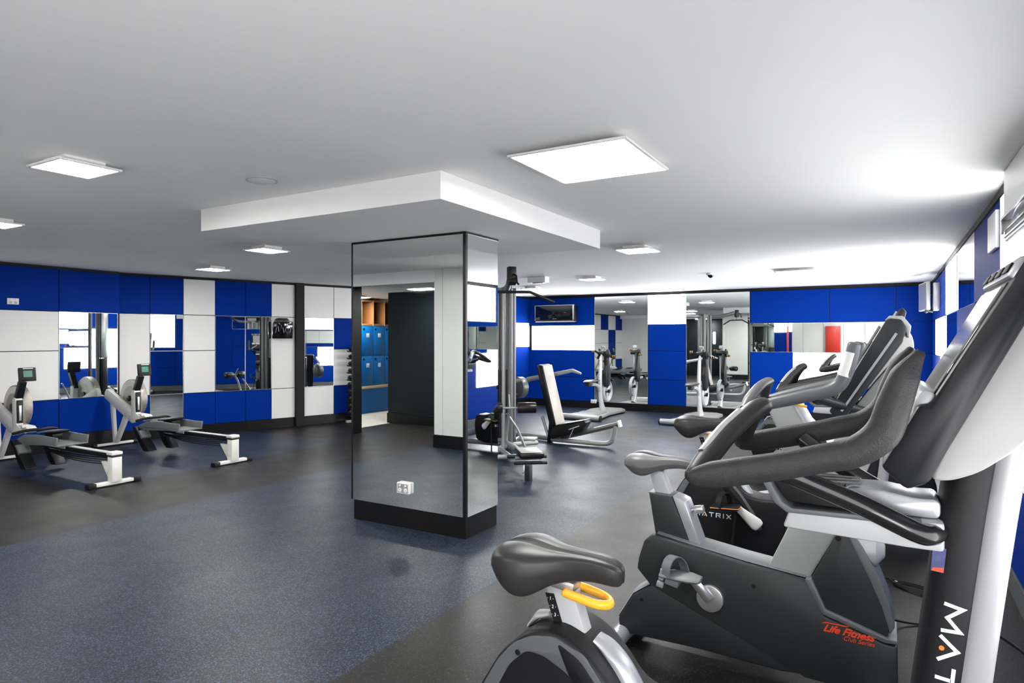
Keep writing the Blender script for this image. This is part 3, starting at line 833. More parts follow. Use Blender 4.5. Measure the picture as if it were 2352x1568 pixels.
    P = [(.045, 0, .06), (.07, 0, .30), (.10, 0, .60), (.135, 0, .90), (.165, 0, 1.14), (.185, 0, 1.26)]
    def mast_part(x0, x1, hw, r):
        bmx = bmesh.new()
        rings = []
        sec = roundpoly([(x0, -hw), (x1, -hw), (x1, hw), (x0, hw)], r, 6)
        for p in smooth_path(P, 3):
            rings.append([bmx.verts.new((p[0]+a, b, p[2])) for a, b in sec])
        n = len(sec)
        for A, B in zip(rings[:-1], rings[1:]):
            for k in range(n): bmx.faces.new((A[k], A[(k+1) % n], B[(k+1) % n], B[k]))
        bmx.faces.new(rings[0]); bmx.faces.new(rings[-1])
        bmesh.ops.recalc_face_normals(bmx, faces=bmx.faces)
        return bmx
    obj('mast', mast_part(-.066, .030, .069, .045), M['shroud'], t)
    obj('mast_front_shell', mast_part(.005, .070, .0672, .058), M['mast_silver'], t)
    # wordmark running down the mast, letters turned a quarter
    wordmark(t, .100, .895, .033, -0.0705, -0.0665, ang=-PI/2-0.105, name='mast_wordmark', wide=1.75, gap=.35, th=.22)
    bm = bmesh.new(); prism(bm, [(.080, 1.008), (.104, 1.010), (.099, .958), (.076, .960)], -0.0705, -0.069); st = obj('mast_sticker', bm, M['sticker'], t, 0)
    bm = bmesh.new(); prism(bm, [(.080, .967), (.099, .969), (.098, .959), (.077, .961)], -0.0712, -0.0706); obj('sticker_stripe', bm, M['red_print'], st, 0)
    # handlebars
    HB = [(-.372, 1.146), (-.33, 1.156), (-.27, 1.170), (-.188, 1.190), (-.12, 1.210), (-.06, 1.228), (-.012, 1.268), (.008, 1.325), (.026, 1.38), (.046, 1.418)]
    for s in (-1, 1):
        bm = bmesh.new()
        tube(bm, [(x, s*.27, z) for x, z in HB], [.020, .025, .027, .027, .027, .028, .030, .030, .028, .016], 16, r2=[.020, .029, .030, .029, .029, .030, .032, .030, .026, .012], sm=5, rcap=.014)
        obj('handlebar_grip', bm, M['grip'], t)
        bm = bmesh.new()
        tube(bm, [(-.372, s*.27, 1.148), (-.358, s*.21, 1.178), (-.325, s*.12, 1.232), (-.288, s*.035, 1.275), (-.272, 0.0, 1.284)], [.022, .028, .026, .026, .024], 14, r2=[.018, .020, .021, .021, .022], sm=4, rcap=.012)
        cb_ = obj('cross_grip', bm, M['seat'], t)
        bm = bmesh.new(); tube(bm, [(-.368, s*.205, 1.190), (-.342, s*.135, 1.236), (-.312, s*.07, 1.272)], .013, 8, r2=.012, sm=3); obj('pulse_sensor', bm, M['alu'], cb_)
        bm = bmesh.new()
        tube(bm, [(-.20, s*.235, 1.172), (-.15, s*.19, 1.145), (-.05, s*.135, 1.095), (.045, s*.115, 1.050), (.075, s*.09, 1.040), (.09, s*.045, 1.040)], .022, 14, sm=5)
        obj('support_tube', bm, M['tube_black'], t)
    # accessory tray
    bm = bmesh.new()
    prism(bm, [(-.215, 1.012), (.03, 1.004), (.10, 1.004), (.10, 1.066), (-.20, 1.056)], -.085, .085, bev=.008)
    tr = obj('accessory_tray', bm, M['silver_lt'], t)
    bm = bmesh.new()
    prism(bm, [(-.262, 1.12), (-.245, 1.122), (-.215, 1.072), (-.195, 1.060), (.06, 1.066), (.06, 1.054), (-.205, 1.048), (-.232, 1.068)], -.088, .088, bev=.003)
    obj('tray_rim', bm, M['lf_grey'], tr)
    bm = bmesh.new(); prism(bm, [(-.235, 1.118), (-.205, 1.072), (-.07, 1.069), (-.10, 1.118)], -.075, .075, bev=.003); obj('bottle_pocket', bm, M['gap'], tr)
    bm = bmesh.new(); prism(bm, [(-.105, 1.066), (-.085, 1.115), (-.01, 1.118), (.05, 1.108), (.085, 1.110), (.095, 1.10), (.095, 1.066)], -.06, .06, bev=.012, rnd=.015); obj('tray_hood', bm, M['silver'], tr)
    bm = bmesh.new()
    for i in range(3): prism(bm, [(-.15+i*.002, 1.119+i*.0), (-.06, 1.121), (-.06, 1.124), (-.15, 1.122)], -.05+i*.035, -.035+i*.035)
    obj('tray_rib', bm, M['lf_grey'], tr)
    # console
    bm = bmesh.new()
    prism(bm, [(-.015, 1.192), (.030, 1.150), (.068, 1.168), (.098, 1.235), (.250, 1.545), (.262, 1.60), (.240, 1.625), (.222, 1.605), (.068, 1.320), (.050, 1.322)], -.20, .20, bev=.012)
    cn = obj('console', bm, M['console'], t)
    bm = bmesh.new()
    prism(bm, [(.07, 1.168), (.105, 1.170), (.15, 1.190), (.215, 1.245), (.27, 1.32), (.30, 1.40), (.29, 1.47), (.24, 1.535), (.09, 1.225)], -.168, .168, bev=.03, rnd=.03, seg=4)
    obj('console_shell', bm, M['shell'], cn)
    d = Vector((.222-.068, 1.605-1.320)).normalized(); nn = Vector((-d.y, d.x))
    def CP(u, v): q = Vector((.068, 1.320))+d*u+nn*v; return (q.x, q.y)
    bm = bmesh.new(); prism(bm, [CP(.012, -.004), CP(.270, -.004), CP(.270, .003), CP(.012, .003)], -.165, .165, bev=.002); obj('screen_bezel', bm, M['black_gloss'], cn)
    bm = bmesh.new(); prism(bm, [CP(.02, .0031), CP(.260, .0031), CP(.260, .006), CP(.02, .006)], -.155, .155); obj('screen', bm, M['screen'], cn, 0)
    bm = bmesh.new(); prism(bm, [CP(.275, -.004), CP(.318, -.006), CP(.320, .010), CP(.277, .010)], -.19, .19, bev=.004); obj('top_strip', bm, M['silver'], cn)
    bm = bmesh.new()
    for i in range(4): prism(bm, [CP(.287, .010), CP(.307, .010), CP(.307, .014), CP(.287, .014)], -.16+i*.1, -.10+i*.1, bev=.001)
    obj('top_button', bm, M['blk_plastic'], cn)
    bm = bmesh.new(); prism(bm, [(.038, 1.285), (.047, 1.283), (.080, 1.328), (.077, 1.346), (.056, 1.350), (.044, 1.325)], -.185, .185, bev=.006, rnd=.008); obj('reading_ledge', bm, M['silver_lt'], cn)
    bm = bmesh.new()
    for i in range(2):
        tube(bm, [(.02, -.1+i*.2, 1.27), (-.008, -.1+i*.2, 1.28), (.005, -.1+i*.2, 1.33), (.05, -.1+i*.2, 1.355)], .006, 8, sm=3)
    obj('page_clip', bm, M['blk_plastic'], cn)
    return t
bike1 = make_upright()
def shift_seat(b, dz):
    for ch in b.children:
        n = ch.name.split('.')[0]
        if n in ('saddle', 'saddle_clamp', 'seat_lever', 'seat_post'):
            ch.location.z += dz; ch.location.x += -dz*0.32
def strip(b, nm):
    for ch in list(b.children):
        if ch.name.startswith(nm): bpy.data.objects.remove(ch)
bike2 = copy_tree(bike1); strip(bike2, 'mast_wordmark'); bike2.location = (-.18, 4.30, 0)
bike2['label'] = 'black upright bike behind the charcoal bike, white wordmark and orange edged pedal on its flank'
shift_seat(bike2, .095)
bike3 = copy_tree(bike1); strip(bike3, 'mast_wordmark'); bike3.location = (-.20, 7.20, 0)
bike3['label'] = 'farthest black upright bike, only grips and a numbered seat post showing behind the others'
shift_seat(bike3, .03)

# ------------------------------------------------------------------ charcoal bike
def make_charcoal():
    Y0 = 3.0
    t = thing('stationary_bike', 'charcoal exercise bike with red lettering and grey strapped pedal, second from the camera', 'exercise bike', (0, Y0, 0))
    sd = obj('saddle', saddle_bm(.335, .115, .105), [M['seat_grey'], M['groove']], t, 60, loc=(-1.10, 0, .905))
    md = sd.modifiers.new('sub', 'SUBSURF'); md.levels = 1; md.render_levels = 2
    bm = bmesh.new(); prism(bm, [(-.985, .83), (-.92, .83), (-.86, .66), (-.935, .66)], -.03, .03, bev=.005); obj('seat_post', bm, M['silver_lt'], t)
    bm = bmesh.new(); prism(bm, [(-.978, .728), (-.868, .722), (-.775, .50), (-.94, .50)], -.052, .052, bev=.006); tw = obj('seat_tower', bm, M['lf_body'], t)
    bm = bmesh.new(); prism(bm, [(-.866, .726), (-.83, .716), (-.806, .705), (-.735, .515), (-.774, .495)], -.054, .054, bev=.005); obj('tower_front_strip', bm, M['silver'], tw)
    bm = bmesh.new(); prism(bm, [(-.979, .732), (-.868, .727), (-.868, .720), (-.978, .724)], -.053, .053, bev=.002); obj('tower_cap', bm, M['lf_grey'], tw)
    bm = bmesh.new(); cyl(bm, (-.815, 0, .655), (-.765, 0, .665), .009, 10); cyl(bm, (-.775, 0, .663), (-.735, 0, .671), .019, 16, bev=.003); obj('seat_knob', bm, M['alu'], tw)
    bm = bmesh.new(); cyl(bm, (-.785, -.012, .575), (-.772, -.012, .578), .009, 12); obj('tower_screw', bm, M['gap'], tw)
    body = [(-.945, .545), (-.985, .515), (-1.012, .43), (-1.02, .378), (-.955, .31), (-.66, .195), (-.381, .090), (-.30, .055), (-.02, .045), (.03, .10), (.028, .262), (-.011, .262), (-.228, .325), (-.285, .455), (-.54, .485), (-.761, .518)]
    bm = bmesh.new(); prism(bm, body, -.10, .10, bev=.010); obj('body_shroud', bm, M['lf_body'], t)
    bm = bmesh.new()
    tube(bm, [(-.93, 0, .548), (-.76, 0, .520), (-.54, 0, .489), (-.30, 0, .462)], .075, 12, r2=.010)
    obj('body_top_strip', bm, M['lf_grey'], t)
    bm = bmesh.new(); prism(bm, [(-.30, .462), (-.235, .332), (-.02, .268), (.028, .27), (.028, .285), (-.01, .287), (-.222, .352), (-.275, .47)], -.102, .102, bev=.004); obj('front_ridge', bm, M['lf_grey'], t)
    tail = [(-.952, .31), (-1.046, .245), (-1.118, .12), (-1.108, .055), (-.742, .062), (-.40, .05), (-.30, .06), (-.66, .20)]
    bm = bmesh.new(); prism(bm, tail, -.088, .088, bev=.012); obj('tail_shroud', bm, M['lf_dark'], t)
    bm = bmesh.new(); tube(bm, [(-.955, 0, .315), (-1.046, 0, .250), (-1.12, 0, .125)], .075, 12, r2=.008); obj('tail_strip', bm, M['silver'], t)
    hump = [(-.283, .455), (-.165, .697), (-.15, .697), (-.095, .62), (-.045, .52), (-.008, .42), (.010, .33), (-.008, .285), (-.222, .35)]
    bm = bmesh.new(); prism(bm, hump, -.085, .085, bev=.006); hp = obj('front_hump', bm, M['lf_body'], t)
    bm = bmesh.new(); prism(bm, [(-.160, .700), (-.148, .702), (-.090, .622), (-.038, .522), (.0, .42), (.020, .33), (.004, .30), (-.025, .40), (-.066, .50), (-.115, .60)], -.087, .087, bev=.003); obj('hump_edge', bm, M['lf_grey'], hp)
    bm = bmesh.new(); cyl(bm, (-.178, -.0852, .645), (-.178, -.0866, .645), .011, 16); obj('hump_screw', bm, M['gap'], hp)
    for x, z in ((-.533, .405), (-1.0, .262), (-.50, .40)):
        pass
    bm = bmesh.new()
    for x, z, y in ((-.50, .395, .1002), (-1.00, .232, .0882)):
        cyl(bm, (x, -y, z), (x, -y-.0012, z), .009, 14)
    obj('body_screw', bm, M['gap'], t)
    bm = bmesh.new()
    tube(bm, [(-.17, .0, .60), (-.10, .0, .60), (-.045, 0, .60), (-.022, 0, .60)], [.085, .085, .075, .045], 20, up=(0, 0, 1), r2=[.075, .075, .066, .035], rcap=.01)
    obj('front_cover', bm, M['silver_lt'], t)
    # mast
    bm = bmesh.new()
    prism(bm, [(-.456, .459), (-.285, .455), (-.165, .69), (-.085, .90), (-.01, 1.10), (.075, 1.30), (.085, 1.36), (.04, 1.40), (-.05, 1.28), (-.16, 1.12), (-.262, .89), (-.362, .671)], -.062, .062, bev=.008)
    obj('mast', bm, M['lf_light'], t)
    # crank
    for s, ph in ((-1, 0), (1, PI)):
        c, sn = math.cos(ph), math.sin(ph)
        def Q(dx, dz): return (-.68+dx*c-dz*sn, .311+dx*sn+dz*c)
        bm = bmesh.new(); cyl(bm, (-.68, s*.099, .311), (-.68, s*.122, .311), .058, 32, bev=.004)
        b = Q(-.088, .098)
        tube(bm, [(-.68, s*.128, .311), (b[0], s*.142, b[1])], [.024, .019], 12, up=(0, 1, 0), r2=[.012, .010], rcap=.008)
        ca_ = obj('crank_arm', bm, M['alu'], t)
        p = Q(-.105, .108) if s < 0 else Q(-.105, .108)
        pc = Vector((p[0], s*.205, p[1]))
        bm = bmesh.new()
        tube(bm, [pc+V(-.085, 0, -.006), pc+V(-.04, 0, 0), pc+V(.04, 0, 0), pc+V(.085, 0, -.002)], [.034, .054, .056, .040], 16, r2=[.012, .016, .017, .012], rcap=.006)
        box(bm, pc+V(-.03, 0, -.025), (.06, .07, .03), (0, 0.2, 0), bev=.006)
        pd = obj('pedal', bm, M['row_grey'], t)
        o_, i_ = strap_bm(.055, .085, .004, .04)
        bm = bmesh.new(); prism(bm, [(y, z) for y, z in o_+i_], -.030, .030, plane='YZ', mx=Matrix.Translation(pc+V(-.022, 0, -.002)) @ Matrix.Rotation(-.65, 4, 'Z') @ Matrix.Rotation(-.12, 4, 'Y'))
        obj('toe_strap', bm, M['lf_grey'], pd)
        bm = bmesh.new(); box(bm, pc+V(-.075, -.02*1, .0), (.022, .012, .05), (0, .2, 0), bev=.002); box(bm, pc+V(-.08, -.03, -.04), (.03, .02, .025), (0, .2, 0), bev=.003); obj('strap_buckle', bm, M['silver'], pd)
    # lettering
    mx = Matrix.Translation((-.232, -.1012, .268)) @ Matrix.Rotation(0.02, 4, 'Y') @ Matrix.Rotation(PI/2, 4, 'X')
    text_obj('red_lettering', 'Life Fitness', .040, .0005, M['red_print'], t, mx, shear=.45, align='LEFT', bold=.0012)
    mx = Matrix.Translation((-.160, -.1012, .246)) @ Matrix.Rotation(0.02, 4, 'Y') @ Matrix.Rotation(PI/2, 4, 'X')
    text_obj('red_lettering_small', 'Club Series', .024, .0005, M['red_print'], t, mx, shear=.25, align='LEFT')
    bm = bmesh.new(); prism(bm, [(-.238, .297), (-.222, .305), (-.135, .305), (-.145, .301), (-.22, .300)], -.1016, -.1008); obj('red_flash', bm, M['red_print'], t, 0)
    # feet
    bm = bmesh.new(); cyl(bm, (-1.10, -.24, .05), (-1.10, .24, .05), .042, 16); tube(bm, [(-1.10, 0, .06), (-1.02, 0, .09)], .05, 12); cyl(bm, (-.02, -.24, .04), (-.02, .24, .04), .038, 16)
    obj('base_frame', bm, M['silver'], t)
    for x in (-1.10, -.02):
        for s in (-1, 1):
            bm = bmesh.new(); cyl(bm, (x, s*.24, .045), (x, s*.28, .045), .0445, 16, bev=.004); obj('foot_cap', bm, M['lf_dark'], t)
    # handlebars
    HB = [(-.512, 1.166), (-.44, 1.184), (-.361, 1.206), (-.28, 1.228), (-.21, 1.248), (-.165, 1.275), (-.142, 1.320), (-.125, 1.375), (-.113, 1.430)]
    for s in (-1, 1):
        bm = bmesh.new(); tube(bm, [(x, s*.25, z) for x, z in HB], [.014, .021, .023, .023, .024, .025, .025, .025, .024], 16, r2=[.012, .022, .024, .025, .025, .025, .025, .025, .024], sm=5, rcap=.010)
        hb = obj('handlebar', bm, M['lf_grey'], t)
        bm = bmesh.new(); tube(bm, [(-.1475, s*.25, 1.31), (-.134, s*.25, 1.355), (-.123, s*.25, 1.40)], .0262, 14, r2=.0262); obj('pulse_sensor', bm, M['plastic_white'], hb)
        bm = bmesh.new(); tube(bm, [(-.512, s*.25, 1.168), (-.50, s*.19, 1.205), (-.475, s*.10, 1.25), (-.455, 0, 1.268)], [.016, .024, .024, .024], 14, r2=[.014, .016, .017, .017], sm=5)
        obj('arched_grip', bm, M['gym_grey'], t)
        bm = bmesh.new(); tube(bm, [(-.25, s*.25, 1.225), (-.16, s*.16, 1.19), (-.08, s*.06, 1.16)], .018, 12, sm=4); obj('support_tube', bm, M['lf_dark'], t)
    # console
    bm = bmesh.new()
    prism(bm, [(-.207, 1.164), (-.175, 1.138), (-.150, 1.142), (.045, 1.44), (.058, 1.49), (.04, 1.525), (.0, 1.53), (-.012, 1.52)], -.165, .165, bev=.009)
    cn = obj('console', bm, M['console2'], t)
    for s in (-1, 1):
        bm = bmesh.new(); prism(bm, [(-.165, 1.170), (-.158, 1.166), (.028, 1.470), (.020, 1.475)], s*.163, s*.1675)
        obj('console_seam', bm, M['silver'], cn, 0)
    bm = bmesh.new(); prism(bm, [(-.016, 1.520), (.0, 1.540), (.045, 1.538), (.072, 1.50), (.066, 1.455), (.058, 1.46), (.052, 1.50), (.03, 1.522), (-.005, 1.522)], -.15, .15, bev=.003); obj('console_cap', bm, M['silver_lt'], cn)
    bm = bmesh.new(); prism(bm, [(-.185, 1.215), (-.03, 1.50), (-.035, 1.503), (-.19, 1.218)], -.13, .13); obj('console_display', bm, M['screen'], cn, 0)
    return t
make_charcoal()

# ------------------------------------------------------------------ recumbent bike at the end of the row
def make_recumbent():
    t = thing('recumbent_bike', 'recumbent bike with pale grey seat back and small yellow lever, between two black uprights', 'exercise bike', (.10, 5.75, 0))
    bm = bmesh.new(); prism(bm, [(-.95, .90), (-.79, .975), (-.765, .96), (-.665, .785), (-.59, .70), (-.60, .60), (-.84, .56), (-.86, .70)], -.23, .20, bev=.012, rnd=.02); obj('seat_back', bm, M['lf_light'], t)
    bm = bmesh.new(); prism(bm, [(-.785, .985), (-.760, .975), (-.655, .79), (-.575, .71), (-.585, .695), (-.675, .78)], -.235, .205, bev=.003); obj('seat_back_edge', bm, M['silver_lt'], t)
    bm = bmesh.new(); prism(bm, [(-.95, .50), (-.52, .52), (-.50, .46), (-.95, .43)], -.20, .20, bev=.02); obj('seat_cushion', bm, M['seat'], t)
    bm = bmesh.new(); tube(bm, [(-.76, -.24, .945), (-.72, -.24, .935), (-.66, -.24, .925)], .010, 10, rcap=.008); obj('seat_lever', bm, M['yellow'], t)
    bm = bmesh.new(); prism(bm, [(-1.15, .08), (-1.15, .13), (-.9, .20), (-.4, .24), (.30, .20), (.30, .08)], -.06, .06, bev=.01); prism(bm, [(-.78, .2), (-.68, .2), (-.66, .57), (-.80, .57)], -.04, .04, bev=.006)
    cyl(bm, (-1.12, -.26, .045), (-1.12, .26, .045), .042, 14); cyl(bm, (.26, -.26, .045), (.26, .26, .045), .042, 14)
    obj('base_rail', bm, M['silver'], t)
    bm = bmesh.new(); prism(bm, [(-.42, .12), (-.48, .35), (-.38, .58), (-.20, .66), (.08, .60), (.20, .40), (.22, .12)], -.11, .11, bev=.02, rnd=.05); obj('shroud', bm, M['shroud'], t)
    bm = bmesh.new(); ring(bm, (-.15, 0, .52), (0, 1, 0), .20, .024, 36, 10, flat=.11); obj('wheel_guard', bm, M['shroud_band'], t)
    for s in (-1, 1):
        bm = bmesh.new(); tube(bm, [(-.05, s*.12, .36), (-.08-s*.03, s*.135, .36+s*.14)], [.032, .018], 12, up=(0, 1, 0), r2=.012, rcap=.01); obj('crank_arm', bm, M['row_frame'], t)
        bm = bmesh.new(); box(bm, (-.08-s*.03, s*.19, .36+s*.14), (.16, .1, .026), bev=.01); obj('pedal', bm, M['blk_plastic'], t)
        bm = bmesh.new(); tube(bm, [(-.70, s*.20, .47), (-.68, s*.27, .50), (-.62, s*.28, .62), (-.52, s*.28, .66)], .016, 10, sm=3, rcap=.01); obj('side_handle', bm, M['grip'], t)
    wordmark(t, -.34, .26, .028, -.1125, -.1095)
    bm = bmesh.new(); tube(bm, [(.12, 0, .15), (.08, 0, .7), (-.02, 0, 1.05)], [.05, .045, .04], 14, sm=3); obj('mast', bm, M['silver'], t)
    bm = bmesh.new(); prism(bm, [(-.13, .95), (-.10, .92), (.06, 1.17), (.04, 1.21)], -.18, .18, bev=.01); obj('console', bm, M['console'], t)
make_recumbent()

# ------------------------------------------------------------------ rowing machine; x = 0 front, 2.5 rear
def make_rower():
    t = thing('rowing_machine', 'farther white and grey rowing machine standing against the angled wall', 'rowing machine', (-9.12, 4.85, 0), 0, 'rowing machines on the blue mat')
    # front
    bm = bmesh.new(); bx(bm, .0, .05, -.24, .24, .02, .05, bev=.006); fb = obj('front_foot', bm, M['row_frame'], t)
    for s in (-1, 1):
        bm = bmesh.new(); cyl(bm, (.025, s*.24, .033), (.025, s*.29, .033), .032, 14, bev=.004); obj('foot_wheel', bm, M['blk_plastic'], fb)
    bm = bmesh.new(); prism(bm, [(-.075, .66), (-.01, .68), (.055, .05), (.01, .05)], -.022, .022, bev=.006); obj('front_leg', bm, M['row_frame'], t)
    bm = bmesh.new(); prism(bm, [(.03, .05), (.10, .05), (.35, .42), (.27, .44)], -.022, .022, bev=.006); obj('front_brace', bm, M['row_frame'], t)
    bm = bmesh.new(); prism(bm, [(-.085, .655), (-.075, .73), (-.035, .775), (.02, .765), (.75, .455), (.72, .385), (.58, .35)], -.085, -.030, bev=.007); bmn = obj('main_beam', bm, M['row_frame'], t)
    bm = bmesh.new()
    for x, z in ((.44, .455), (.53, .418)): ring(bm, (x, -.0855, z), (0, 1, 0), .022, .004, 20, 6, flat=.001)
    obj('beam_emblem', bm, M['silver'], bmn)
    bm = bmesh.new(); cyl(bm, (.06, -.045, .665), (.06, .045, .665), .028, 16, bev=.004); obj('pivot_knob', bm, M['blk_plastic'], t)
    # fan cage
    c = V(.405, .040, .665)
    bm = bmesh.new(); cyl(bm, c+V(0, -.055, 0), c+V(0, .055, 0), .245, 48, bev=.022); fan = obj('fan_housing', bm, M['row_frame'], t)
    bm = bmesh.new(); ring(bm, c, (0, 1, 0), .248, .006, 48, 8, flat=.042); obj('fan_rim_mesh', bm, M['mesh'], fan)
    bm = bmesh.new(); cyl(bm, c+V(0, -.0565, 0), c+V(0, -.0555, 0), .16, 40); obj('side_mesh', bm, M['mesh'], fan)
    bm = bmesh.new(); cyl(bm, c+V(0, -.075, 0), c+V(0, .075, 0), .04, 20, bev=.006); prism(bm, [(.24, .72), (.33, .76), (.42, .70), (.40, .64), (.30, .60)], -.012, .01, bev=.005); obj('fan_hub', bm, M['blk_plastic'], fan)
    # chain cover and housing on the near side
    bm = bmesh.new(); prism(bm, [(.56, .42), (.56, .76), (.59, .79), (.64, .78), (.66, .45), (.60, .42)], -.085, -.012, bev=.006); ch = obj('chain_housing', bm, M['row_frame'], t)
    bm = bmesh.new(); bx(bm, .648, .668, -.078, -.019, .50, .76, bev=.002); obj('housing_slot', bm, M['blk_plastic'], ch)
    bm = bmesh.new(); bx(bm, .666, .672, -.060, -.036, .53, .70, bev=.002); obj('chain_guide', bm, M['alu'], ch)
    bm = bmesh.new(); bx(bm, .62, .78, -.075, -.005, .455, .485, bev=.004); prism(bm, [(.58, .48), (.79, .47), (.86, .43), (.80, .39), (.62, .40)], -.05, .05, bev=.006); obj('handle_rest', bm, M['row_frame'], t)
    # monitor
    bm = bmesh.new(); prism(bm, [(.555, .75), (.63, .76), (.735, .965), (.67, .975)], -.075, -.005, bev=.005); arm = obj('monitor_arm', bm, M['blk_plastic'], t)
    bm = bmesh.new(); rot = (0, -0.14, 0)
    box(bm, (.715, 0, 1.05), (.035, .17, .155), rot, bev=.008); mo = obj('monitor', bm, M['blk_plastic'], t)
    bm = bmesh.new(); box(bm, (.7345, 0, 1.058), (.002, .088, .072), rot); obj('monitor_screen', bm, M['lcd'], mo, 0)
    bm = bmesh.new()
    for y in (-.045, 0, .045): box(bm, (.7315, y, .989), (.004, .022, .008), rot, bev=.001)
    obj('monitor_button', bm, M['silver_lt'], mo)
    bm = bmesh.new(); box(bm, (.735, 0, 1.118), (.002, .1, .008), rot); obj('monitor_strip', bm, M['white_print'], mo, 0)
    # foot stretchers
    for s in (-1, 1):
        bm = bmesh.new()
        prism(bm, [(.80, .33), (.84, .35), (1.12, .10), (1.16, .05), (1.05, .045), (.98, .10)], s*.09, s*.20, bev=.006, rnd=.015)
        fp = obj('footplate', bm, M['blk_plastic'], t)
        bm = bmesh.new(); prism(bm, [(.92, .29), (.96, .30), (1.03, .22), (1.00, .19)], s*.085, s*.205, bev=.006); obj('foot_strap', bm, M['row_grey'], fp)
    bm = bmesh.new()
    prism(bm, [(.86, .345), (1.0, .30), (1.70, .34), (1.72, .425), (1.55, .425), (1.30, .43), (1.02, .41), (.90, .37)], -.16, -.14, bev=.004)
    prism(bm, [(.86, .345), (1.0, .30), (1.70, .34), (1.72, .425), (1.55, .425), (1.30, .43), (1.02, .41), (.90, .37)], .14, .16, bev=.004)
    bx(bm, 1.0, 1.70, -.16, .16, .33, .345, bev=.003)
    obj('side_tray', bm, M['row_grey'], t)
    bm = bmesh.new(); tube(bm, [(.92, -.22, .42), (1.0, -.12, .45), (1.06, .0, .455), (1.0, .12, .45), (.92, .22, .42)], .016, 12, sm=4, rcap=.01); obj('pull_handle', bm, M['blk_plastic'], t)
    # seat on the rail
    bm = bmesh.new(); tube(bm, [(1.20, 0, .435), (1.24, 0, .442), (1.36, 0, .448), (1.42, 0, .46)], [.08, .14, .15, .11], 18, r2=[.012, .018, .020, .012], sm=3, rcap=.01); bx(bm, 1.22, 1.40, -.05, .05, .37, .43, bev=.008)
    obj('seat', bm, M['blk_plastic'], t)
    # rail
    bm = bmesh.new(); bx(bm, .90, 2.545, -.028, .028, .27, .318, bev=.006); rl = obj('monorail', bm, M['blk_plastic'], t)
    bm = bmesh.new(); bx(bm, .95, 2.54, -.027, .027, .312, .3235, bev=.002); obj('rail_track', bm, M['rail_steel'], rl)
    bm = bmesh.new()
    for i in range(4):
        tube(bm, [(1.1, .0, .25-i*.004), (1.8, -.005*i, .24-i*.018), (2.46, 0, .265-i*.022)], .006, 6, sm=3)
    obj('rail_cord', bm, M['blk_plastic'], rl)
    bm = bmesh.new(); bx(bm, 1.46, 1.62, -.035, .035, .285, .33, bev=.006); obj('rail_clamp', bm, M['row_frame'], rl)
    bm = bmesh.new(); bx(bm, 2.47, 2.562, -.05, .05, .284, .305, bev=.003); obj('rear_collar', bm, M['lf_dark'], rl)
    # rear leg
    bm = bmesh.new(); bx(bm, 2.46, 2.565, -.052, .052, .305, .335, bev=.004); bx(bm, 2.475, 2.56, -.048, .048, .04, .284, bev=.004); prism(bm, [(2.30, .22), (2.475, .22), (2.475, .05), (2.44, .05)], -.02, .02, bev=.004)
    obj('rear_leg', bm, M['row_frame'], t)
    bm = bmesh.new(); bx(bm, 2.465, 2.535, -.18, .18, .012, .045, bev=.006); rf = obj('rear_foot', bm, M['row_frame'], t)
    for s in (-1, 1):
        bm = bmesh.new(); bx(bm, 2.46, 2.54, s*.18, s*.25, .0, .05, bev=.006); obj('rubber_end', bm, M['blk_plastic'], rf)
    return t
row1 = make_rower()
row2 = copy_tree(row1); row2.location = (-9.16, 3.54, 0)
row2['label'] = 'nearer white and grey rowing machine, cut by the left edge of the photo'

